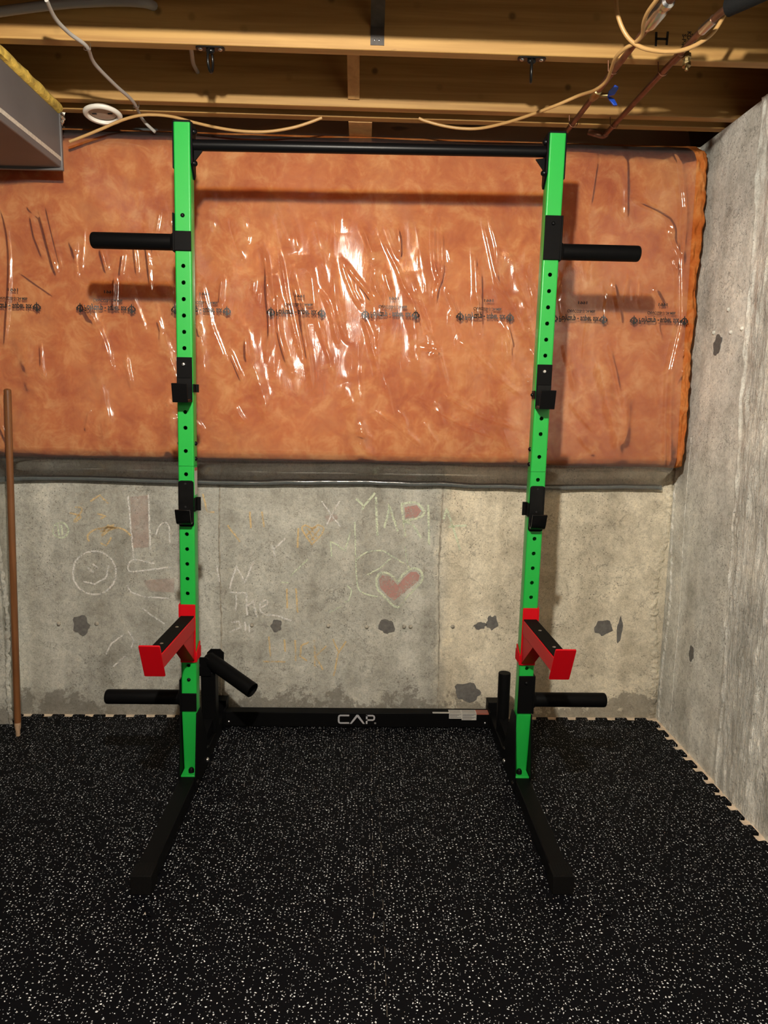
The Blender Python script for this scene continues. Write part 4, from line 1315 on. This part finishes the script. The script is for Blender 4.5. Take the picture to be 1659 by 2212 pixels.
# landmine: square post with a hinged sleeve on the left foot
lp = MB().box((-PX - 0.0265, 0.275, 0.052), (-PX + 0.0285, 0.330, 0.295)).build('landmine_post', M['black'], rack, bevel=0.003)
MB().add([(-PX - 0.017, 0.275, 0.11), (-PX + 0.017, 0.275, 0.11), (-PX, 0.150, 0.0525), (-PX - 0.017, 0.275, 0.0525), (-PX + 0.017, 0.275, 0.0525)],
         [(0, 2, 1), (0, 3, 2), (1, 2, 4), (3, 4, 2), (0, 1, 4, 3)]).build('gusset', M['black'], lp)
pv = Vector((-0.566, 0.300, 0.338)); pe = Vector((-0.385, 0.190, 0.2605))
ax = (pe - pv); Ls = ax.length; ax.normalize()
hv = ax.cross(Vector((0, 0, 1))).normalized()       # hinge pin direction
MB().prism([tuple(pv - hv * 0.038 + Vector(v)) for v in ((-0.030, 0, -0.055), (0.032, 0, -0.055), (0.032, 0, 0.016), (0.018, 0, 0.030), (-0.016, 0, 0.030), (-0.030, 0, 0.016))], hv * 0.005).build('hinge_plate', M['black'], lp, bevel=0.001)
MB().prism([tuple(pv + hv * 0.033 + Vector(v)) for v in ((-0.030, 0, -0.055), (0.032, 0, -0.055), (0.032, 0, 0.006), (0.018, 0, 0.018), (-0.016, 0, 0.018), (-0.030, 0, 0.006))], hv * 0.005).build('hinge_plate', M['black'], lp, bevel=0.001)
MB().cyl(pv - hv * 0.048 + Vector((-0.012, 0, -0.012)), pv + hv * 0.048 + Vector((-0.012, 0, -0.012)), 0.006, 14).build('hinge_pin', M['zinc'], lp, 40)
for s in (-1, 1):
    a = pv + hv * s * 0.038 + Vector((-0.012, 0, -0.012))
    MB().cyl(a, a + hv * s * 0.008, 0.0105, 6).build('hinge_bolt', M['zinc'], lp, bevel=0.0008)
sl = MB().lathe([(0.0, -0.012), (0.020, -0.010), (0.0285, 0.0), (0.0285, Ls), (0.0245, Ls), (0.0245, 0.03), (0.0, 0.03)], pv, ax, 32)
sl.build('landmine_sleeve', M['black'], rack, 40)

# ================================================================ J-hooks hung on the uprights
def j_hook_square(sx, label):
    cx = sx * PX
    t = thing('j_hook', label, 'rack hook', (cx + TILT * 1.37, -0.03, 1.30), 'hooks on the rack uprights')
    w = 0.0237
    pr = [(-0.0255, 1.438), (-0.0308, 1.438), (-0.0308, 1.307), (-0.082, 1.304), (-0.094, 1.357), (-0.0985, 1.356), (-0.0865, 1.2985), (-0.0255, 1.3005)]
    MB().prism([(cx - w, y, z) for y, z in pr], (2 * w, 0, 0)).build('hook_plate', M['black'], t, bevel=0.0012, shear=True)
    pl = [(-0.0309, 1.375), (-0.0340, 1.373), (-0.0340, 1.3105), (-0.0805, 1.3075), (-0.0905, 1.350), (-0.0930, 1.3505), (-0.0820, 1.3045), (-0.0309, 1.3072)]
    MB().prism([(cx - w + 0.003, y, z) for y, z in pl], (2 * w - 0.006, 0, 0)).build('liner', M['black_plastic'], t, shear=True)
    MB().lathe([(0.0, 0.006), (0.0048, 0.0055), (0.0072, 0.002), (0.0072, 0.0), (0.0, 0.0)], (cx - 0.0015, -0.0308, 1.416), (0, -1, 0), 6).build('screw', M['zinc'], t, shear=True)
    ix = cx - sx * 0.0252
    MB().box((ix, -0.030, 1.331), (ix - sx * 0.004, 0.006, 1.356)).build('side_lug', M['black'], t, bevel=0.0006, shear=True)
    if sx < 0:
        MB().box((ix - sx * 0.004, -0.004, 1.331), (ix - sx * 0.012, 0.006, 1.356)).build('side_lug', M['black'], t, bevel=0.0006, shear=True)
    else:
        MB().dome((ix - sx * 0.004, -0.004, 1.343), (-sx, 0, 0), 0.006, 0.006, 12, 4).build('pin_end', M['black_satin'], t, 60, shear=True)


def j_hook_round(sx, label):
    cx = sx * PX
    t = thing('j_hook', label, 'rack hook', (cx + TILT * 1.0, -0.03, 0.90), 'hooks on the rack uprights')
    MB().prism([(x, -0.0255, z) for x, z in rrect(cx, 0.9775, 0.0485, 0.149, 0.009)], (0, -0.005, 0)).build('hook_plate', M['black'], t, bevel=0.001, shear=True)
    out = rrect(cx, 0.9865, 0.0465, 0.129, 0.009); inn = rrect(cx, 0.9865, 0.0395, 0.122, 0.006)
    n = len(out)
    ln = MB()
    ln.add([(x, -0.0306, z) for x, z in out] + [(x, -0.0345, z) for x, z in out] + [(x, -0.0345, z) for x, z in inn] + [(x, -0.0325, z) for x, z in inn],
           [(i + n * k, (i + 1) % n + n * k, (i + 1) % n + n * (k + 1), i + n * (k + 1)) for k in range(3) for i in range(n)] + [tuple(range(3 * n, 4 * n))])
    ln.build('liner', M['black_plastic'], t, shear=True)
    path = [(-0.0310, 0.930), (-0.0400, 0.918), (-0.0520, 0.914), (-0.0630, 0.919), (-0.0705, 0.931), (-0.0760, 0.946), (-0.0830, 0.964)]
    o1 = []
    for i, (y, z) in enumerate(path):
        a = path[max(i - 1, 0)]; b_ = path[min(i + 1, len(path) - 1)]
        d = Vector((b_[0] - a[0], b_[1] - a[1])).normalized()
        o1.append((y - d.y * 0.005 * -1, z + d.x * 0.005 * -1))
    w = 0.0235
    poly = path + list(reversed(o1))
    vs, fs = [], []
    m = len(path)
    for x in (cx - w, cx + w):
        vs += [(x, y, z) for y, z in path] + [(x, y, z) for y, z in o1]
    for i in range(m - 1):
        fs += [(i, i + 1, 2 * m + i + 1, 2 * m + i), (m + i, 3 * m + i, 3 * m + i + 1, m + i + 1), (i, m + i, m + i + 1, i + 1), (2 * m + i, 2 * m + i + 1, 3 * m + i + 1, 3 * m + i)]
    fs += [(0, 2 * m, 3 * m, m), (m - 1, 2 * m - 1, 4 * m - 1, 3 * m - 1)]
    MB().add(vs, fs).build('hook_lip', M['black_plastic'], t, 45, bevel=0.0008, shear=True)
    for z in (1.0425, 0.968):
        MB().cyl((cx - 0.001, -0.0322, z), (cx - 0.001, -0.0332, z), 0.0033, 12).build('screw', M['black_hole'], t, shear=True)
    ix = cx - sx * 0.0252
    MB().box((ix, -0.030, 0.952), (ix - sx * 0.004, 0.004, 0.996)).build('side_lug', M['black'], t, bevel=0.0006, shear=True)
    MB().box((ix - sx * 0.004, -0.002, 0.952), (ix - sx * 0.015, 0.004, 0.996)).build('side_lug', M['black'], t, bevel=0.0006, shear=True)


j_hook_square(-1, 'upper square-lipped black hook on the left green upright')
j_hook_square(1, 'upper square-lipped black hook on the right green upright')
j_hook_round(-1, 'lower rounded black plastic-lined hook on the left green upright')
j_hook_round(1, 'lower rounded black plastic-lined hook on the right green upright')


# ================================================================ red spotter arms
def spotter(sx, label):
    cx = sx * PX
    t = thing('spotter_arm', label, 'spotter arm', (cx + TILT * 0.55, -0.03, 0.45), 'red spotter arms')
    y0 = -0.0256
    MB().prism([(x, y0, z) for x, z in rrect(cx, 0.545, 0.0505, 0.198, 0.003)], (0, -0.0045, 0)).build('mount_plate', M['red'], t, bevel=0.001, shear=True)
    ox = cx + sx * 0.0254
    ix = cx - sx * 0.0254
    MB().prism([(ox, -0.030, 0.643), (ox, 0.020, 0.650), (ox, 0.020, 0.612), (ox, -0.030, 0.600)], (sx * 0.004, 0, 0)).build('mount_flange', M['red'], t, bevel=0.001, shear=True)
    MB().prism([(ix, -0.030, 0.447), (ix, 0.022, 0.465), (ix, 0.022, 0.505), (ix, -0.030, 0.480)], (-sx * 0.004, 0, 0)).build('mount_flange', M['red'], t, bevel=0.001, shear=True)
    MB().prism([(cx - sx * 0.0255, -0.030, 0.447), (cx - sx * 0.037, -0.006, 0.462), (cx - sx * 0.037, -0.006, 0.500), (cx - sx * 0.0255, -0.030, 0.480)], (0, 0.004, 0)).build('mount_hook', M['red'], t, bevel=0.0008, shear=True)
    # arm tube, rising slightly to the front
    w = 0.0235
    tz = lambda y: 0.6025 + (-0.030 - y) * 0.030
    MB().prism([(cx - w, -0.030, tz(-0.03)), (cx - w, -0.428, tz(-0.428)), (cx - w, -0.412, tz(-0.412) - 0.047), (cx - w, -0.030, tz(-0.03) - 0.047)], (2 * w, 0, 0)).build('arm_tube', M['red'], t, bevel=0.002, shear=True)
    pd = MB().prism([(cx - w + 0.002, -0.032, tz(-0.032) + 0.0002), (cx - w + 0.002, -0.424, tz(-0.424) + 0.0002), (cx - w + 0.002, -0.424, tz(-0.424) + 0.0045), (cx - w + 0.002, -0.032, tz(-0.032) + 0.0045)], (2 * w - 0.004, 0, 0)).build('pad', M['pad'], t, bevel=0.001, shear=True)
    for y in (-0.165, -0.335):
        MB().dome((cx, y, tz(y) + 0.0045), (0, 0, 1), 0.0052, 0.002, 12, 3).build('rivet', M['zinc'], pd, 60, shear=True)
    # front stop plate leaning back underneath
    a = Vector((0, -0.452, 0.651)); c = Vector((0, -0.402, 0.5465))
    d = (c - a).normalized(); nn = Vector((0, -d.z, d.y)) * 0.0045
    if nn.y > 0: nn = -nn
    L_ = (c - a).length
    pts = []
    for x, s in rrect(0, 0, 0.058, L_, 0.004):
        p = a + d * (L_ / 2 - s)
        pts.append((cx + x, p.y, p.z))
    MB().prism(pts, nn).build('stop_plate', M['red'], t, bevel=0.001, shear=True)
    # brace under the arm
    br = MB()
    vs = [(cx - w + 0.002, -0.0302, tz(-0.03) - 0.047), (cx + w - 0.002, -0.0302, tz(-0.03) - 0.047), (cx + w - 0.002, -0.175, tz(-0.175) - 0.0468), (cx - w + 0.002, -0.175, tz(-0.175) - 0.0468),
          (cx - w + 0.002, -0.0302, 0.452), (cx + w - 0.002, -0.0302, 0.452)]
    br.add(vs, [(0, 3, 4), (1, 5, 2), (3, 2, 5, 4), (0, 1, 2, 3), (0, 4, 5, 1)])
    br.build('brace', M['red'], t, bevel=0.001, shear=True)


spotter(-1, 'red spotter arm with black pad on the left green upright')
spotter(1, 'red spotter arm with black pad on the right green upright')

# ================================================================ broom handle
bh = thing('broom_handle', 'varnished wooden broom handle leaning on the plastic at the left edge', 'broom handle', (-1.322, 0.354, 0))
p0 = Vector((-1.322, 0.354, 0.0)); p1 = Vector((-1.297, 0.376, 1.330))
d = (p1 - p0).normalized()
MB().cyl(p0 + d * 0.055, p1, 0.0125, 18, 0.0128).build('pole', M['broom'], bh, 40)
MB().dome(p1, d, 0.0128, 0.006, 18, 3).build('rounded_end', M['broom'], bh, 60)
tp = MB().lathe([(0.0, 0.0), (0.0075, 0.0), (0.0082, 0.004), (0.0078, 0.010), (0.0086, 0.014), (0.0080, 0.020), (0.0090, 0.024), (0.0115, 0.034), (0.0125, 0.056)], p0, d, 18)
tp.build('threaded_tip', M['broom_tip'], bh, 40)

# ================================================================ things under the ceiling
# ---- air duct at the left
DX, DY = -1.042, 0.324
du = thing('air_duct', 'grey sheet metal air duct hanging below the joists at top left', 'duct', (DX - 0.28, DY, 2.084))
MB().box((DX - 0.56, -2.6, 2.086), (DX, DY, 2.262)).build('duct_body', M['duct'], du, bevel=0.004)
MB().box((DX - 0.001, -2.6, 2.108), (DX + 0.0012, DY - 0.004, 2.1215)).build('seam_tape', M['duct_tape'], du)
MB().box((DX - 0.56, DY - 0.012, 2.078), (DX + 0.006, DY + 0.002, 2.092)).build('end_flange', M['duct'], du, bevel=0.002)
MB().box((DX - 0.004, DY - 0.010, 2.084), (DX + 0.005, DY + 0.003, 2.262)).build('end_flange', M['duct'], du, bevel=0.002)
# yellow wool strip lying along its top edge
ww, vs, fs = MB(), [], []
ys = np.arange(-0.30, DY + 0.005, 0.012)
for i, y in enumerate(ys):
    for k_ in range(10):
        a = 2 * math.pi * k_ / 10
        rx = 0.042 * (1 + 0.25 * (float(fbm(np.array(y * 30 + k_), np.array(k_ * 3.1), 3)) - 0.5))
        rz = 0.0185 * (1 + 0.35 * (float(fbm(np.array(y * 25 + 7), np.array(k_ * 2.3), 3)) - 0.5))
        vs.append((DX - 0.030 + rx * math.copysign(abs(math.cos(a)) ** 0.6, math.cos(a)), y, 2.2795 + min(0.0195, rz * math.copysign(abs(math.sin(a)) ** 0.6, math.sin(a)))))
    if i:
        j = 10 * i
        fs += [(j - 10 + a, j - 10 + (a + 1) % 10, j + (a + 1) % 10, j + a) for a in range(10)]
fs += [tuple(range(10)), tuple(range(len(vs) - 10, len(vs)))]
ww.add(vs, fs).build('wool_strip', M['yellow_wool'], du, 60)
ff, vs, fs = MB(), [], []
for i in range(9):
    z = 2.268 - i * 0.006
    for j in range(5):
        vs.append((DX + 0.004 + 0.012 * random.random(), DY - 0.018 + j * 0.006 + 0.004 * random.random(), z + 0.003 * random.random()))
    if i:
        o_ = 5 * i
        fs += [(o_ - 5 + a, o_ - 4 + a, o_ + 1 + a, o_ + a) for a in range(4)]
ff.add(vs, fs).build('foil', M['foil'], du)

# ---- round vent
vt = thing('ceiling_vent', 'round white ceiling vent under the joists beside the duct', 'vent', (-0.905, 0.352, 2.262))
va = Vector((0.03, -0.12, -0.985)).normalized()
vc = Vector((-0.908, 0.356, 2.284))
MB().lathe([(0.040, -0.006), (0.046, 0.0), (0.060, 0.002), (0.0645, 0.006), (0.0640, 0.012), (0.058, 0.0165), (0.050, 0.0150), (0.046, 0.006)], vc, va, 40).build('rim', M['white_plastic'], vt, 50)
ds = MB().lathe([(0.0, 0.0085), (0.030, 0.0075), (0.0465, 0.004), (0.047, -0.006), (0.0, -0.006)], vc, va, 32).build('cover_disc', M['beige_plastic'], vt, 50)
u = va.cross(Vector((0, 1, 0))).normalized(); w_ = va.cross(u)
for s in (-1, 1):
    c_ = vc + va * 0.0085 + u * s * 0.027 + w_ * 0.006
    MB().prism([tuple(c_ + u * a * 0.008 + w_ * b_ * 0.003) for a, b_ in ((-1, -1), (1, -1), (1, 1), (-1, 1))], va * 0.0008).build('slot', M['black_hole'], ds)

# ---- hooks screwed into the front joist
def ring_hook(x, label):
    t = thing('ceiling_hook', label, 'hook', (x, -0.095, ZC), 'hooks under the front joist')
    zc_ = ZC - 0.0022
    MB().prism([(x + a, -0.095 + b_, zc_ - 0.0018) for a, b_ in rrect(0, 0, 0.082, 0.026, 0.010)], (0, 0, 0.004)).build('base_plate', M['hook_steel'], t, bevel=0.0008)
    MB().sphere((x, -0.095, zc_ - 0.006), (0.013, 0.009, 0.008), 14, 8).build('boss', M['hook_steel'], t, 60)
    for s in (-1, 1):
        MB().dome((x + s * 0.028, -0.095, zc_ - 0.0018), (0, 0, -1), 0.0065, 0.004, 12, 3).build('screw', M['zinc'], t, 60)
    ang = math.radians(80)
    dirx = Vector((math.cos(ang), math.sin(ang), 0))
    loop = []
    for i in range(26):
        a = math.radians(90 + 360 * i / 26)
        loop.append(Vector((x, -0.097, zc_ - 0.0325)) + dirx * 0.019 * math.cos(a) + Vector((0, 0, 0.030 * math.sin(a))))
    MB().tube(loop, 0.0038, 8, closed=True).build('ring', M['hook_steel'], t, 60)


ring_hook(-0.444, 'black steel ring hook under the front joist above the left upright')
ring_hook(0.478, 'black steel ring hook under the front joist above the right upright')

# ---- cables
def cable(key, r, mat, label, squash=1.0):
    o = MB().tube(smooth_path(CABLES[key], 6), r, 10, squash=squash).build('cable', M[mat], None, 60)
    tag(o, label, 'cable')
    return o


cw = cable('white', 0.0055, 'cable_white', 'white flat cable stapled across the joists beside the duct', 0.75)
for x, y in ((-0.789, -0.100), (-0.776, 0.300)):
    MB().tube([(x - 0.009, y, ZC), (x - 0.009, y - 0.002, 2.282), (x - 0.005, y - 0.003, 2.2795), (x + 0.005, y - 0.003, 2.2795), (x + 0.009, y - 0.002, 2.282), (x + 0.009, y, ZC)], 0.0013, 6).build('staple', M['zinc'], cw, 60)
cable('thick', 0.0125, 'cable_grey', 'thick grey cable entering the front joist at top left')
cable('stub', 0.0065, 'cable_white', 'short white cable passing through the joist behind the left ring hook')
cable('orangeL', 0.0050, 'cable_orange', 'orange cable sagging behind the top of the left upright')
cable('orangeR', 0.0050, 'cable_orange', 'orange cable running along the copper pipe with the blue valve')
cable('loop', 0.0055, 'cable_orange', 'orange cable hanging in a loop in front of the joist at top right')

# ---- copper pipes
pa = thing('copper_pipe', 'copper pipe with a blue handled valve crossing under the joists', 'pipe', (0.718, -0.2, 2.266))
MB().cyl((0.712, 0.40, 2.274), (0.722, -0.345, 2.274), 0.0088, 16).build('pipe', M['copper'], pa, 40)
MB().cyl((0.7225, -0.372, 2.274), (0.729, -0.52, 2.274), 0.0105, 16).build('pipe', M['copper'], pa, 40)
MB().lathe([(0.0095, 0.0), (0.012, 0.004), (0.012, 0.018), (0.0175, 0.024), (0.0175, 0.085), (0.0135, 0.092), (0.0135, 0.108), (0.0165, 0.112), (0.0165, 0.128), (0.0105, 0.134)], (0.7215, -0.335, 2.274), (0.03, -1, 0), 20).build('coupling', M['zinc'], pa, 40)
vb = MB().lathe([(0.0088, -0.030), (0.0125, -0.028), (0.0125, -0.014), (0.0145, -0.010), (0.0145, 0.010), (0.0125, 0.014), (0.0125, 0.028), (0.0088, 0.030)], (0.7165, 0.065, 2.274), (0.01, -1, 0), 18)
vb = vb.build('valve_body', M['brass'], pa, 40)
MB().cyl((0.7165, 0.065, 2.272), (0.752, 0.058, 2.268), 0.007, 12).build('valve_stem', M['brass'], vb, 40)
hd = MB()
for s in (-1, 1):
    hd.prism([(0.752, 0.058, 2.268), (0.752, 0.050, 2.268 + s * 0.010), (0.770, 0.046, 2.266 + s * 0.030), (0.782, 0.046, 2.264 + s * 0.026), (0.772, 0.054, 2.266 + s * 0.006)], (0.004, 0.012, 0))
hd.build('valve_handle', M['blue'], vb, bevel=0.002)
for y in (0.305, -0.098):
    MB().tube([(0.700, y, ZC + 0.001), (0.702, y, 2.272), (0.708, y, 2.264), (0.716, y, 2.2625), (0.724, y, 2.264), (0.730, y, 2.272), (0.732, y, ZC + 0.001)], 0.0016, 6).build('pipe_clip', M['copper'], pa, 60)
pb = thing('copper_pipe', 'copper pipe ending in an elbow at the wall and black foam at top right', 'pipe', (0.862, -0.1, 2.266))
MB().tube(smooth_path([(0.857, 0.395, 2.274), (0.860, 0.1, 2.274), (0.864, -0.25, 2.274), (0.868, -0.34, 2.275), (0.876, -0.41, 2.277), (0.890, -0.45, 2.28)], 4), 0.0088, 14).build('pipe', M['copper'], pb, 60)
MB().tube(smooth_path([(0.857, 0.385, 2.274), (0.857, 0.402, 2.274), (0.850, 0.412, 2.276), (0.830, 0.420, 2.284), (0.805, 0.428, 2.293)], 4), 0.0108, 14).build('elbow', M['copper'], pb, 60)
MB().cyl((0.864, -0.165, 2.274), (0.8652, -0.215, 2.274), 0.0112, 14).build('coupling', M['copper'], pb, 40)
MB().lathe([(0.0, 0.0), (0.0075, 0.0), (0.0075, 0.012), (0.0125, 0.014), (0.0125, 0.024), (0.0095, 0.026), (0.0095, 0.034), (0.0120, 0.036), (0.0120, 0.046), (0.005, 0.048), (0.005, 0.056), (0.0, 0.057)], (0.885, -0.200, 2.290), (0.05, -0.05, -1), 8).build('drain_cap', M['brass'], pb, 30)
MB().cyl((0.866, -0.195, 2.275), (0.886, -0.199, 2.286), 0.007, 12).build('drain_stub', M['brass'], pb, 40)
MB().cyl((0.8685, -0.33, 2.275), (0.874, -0.385, 2.276), 0.0115, 14).build('coupling', M['zinc'], pb, 40)
MB().tube([(0.884, -0.435, 2.279), (0.935, -0.52, 2.276), (1.02, -0.64, 2.27)], 0.0215, 16).build('pipe_foam', M['foam'], pb, 60)
for y, x in ((0.305, 0.858), (-0.098, 0.862)):
    MB().tube([(x - 0.016, y, ZC + 0.001), (x - 0.013, y, 2.272), (x - 0.007, y, 2.264), (x, y, 2.2625), (x + 0.007, y, 2.264), (x + 0.013, y, 2.272), (x + 0.016, y, ZC + 0.001)], 0.0016, 6).build('pipe_clip', M['copper'], pb, 60)

# ================================================================ lamps on porcelain holders: the room's bare bulb and an added fill bulb (outside the frame)
def bulb_lamp(x, y, label, mat):
    t = thing('ceiling_lamp', label, 'lamp', (x, y, ZC - 0.019))
    MB().box((x - 0.010, y - 0.225, ZC - 0.004), (x + 0.010, y + 0.205, ZC)).build('hanger_bar', M['dark_steel'], t)
    MB().cyl((x, y, ZC - 0.004), (x, y, ZC - 0.0188), 0.05, 8).build('ceiling_box', M['dark_steel'], t)
    MB().lathe([(0.0, 0.0), (0.055, 0.0), (0.055, 0.012), (0.030, 0.030), (0.024, 0.052), (0.0, 0.052)], (x, y, ZC - 0.019), (0, 0, -1), 24).build('lamp_holder', M['porcelain'], t, 40)
    MB().lathe([(0.0, 0.052), (0.013, 0.052), (0.014, 0.075), (0.0, 0.076)], (x, y, ZC - 0.019), (0, 0, -1), 16).build('bulb_neck', M['zinc'], t, 40)
    MB().sphere((x, y, ZC - 0.122), (0.030, 0.030, 0.031), 16, 10).build('bulb', M[mat], t, 60)


bulb_lamp(-0.09, -1.90, 'bare bulb lamp under the joist above the camera', 'bulb')
bulb_lamp(-0.6, -4.95, 'added fill bulb, unseen, at the back of the room behind the camera', 'bulb_fill')  # invented lamp behind the camera, put in only as weak ambient fill
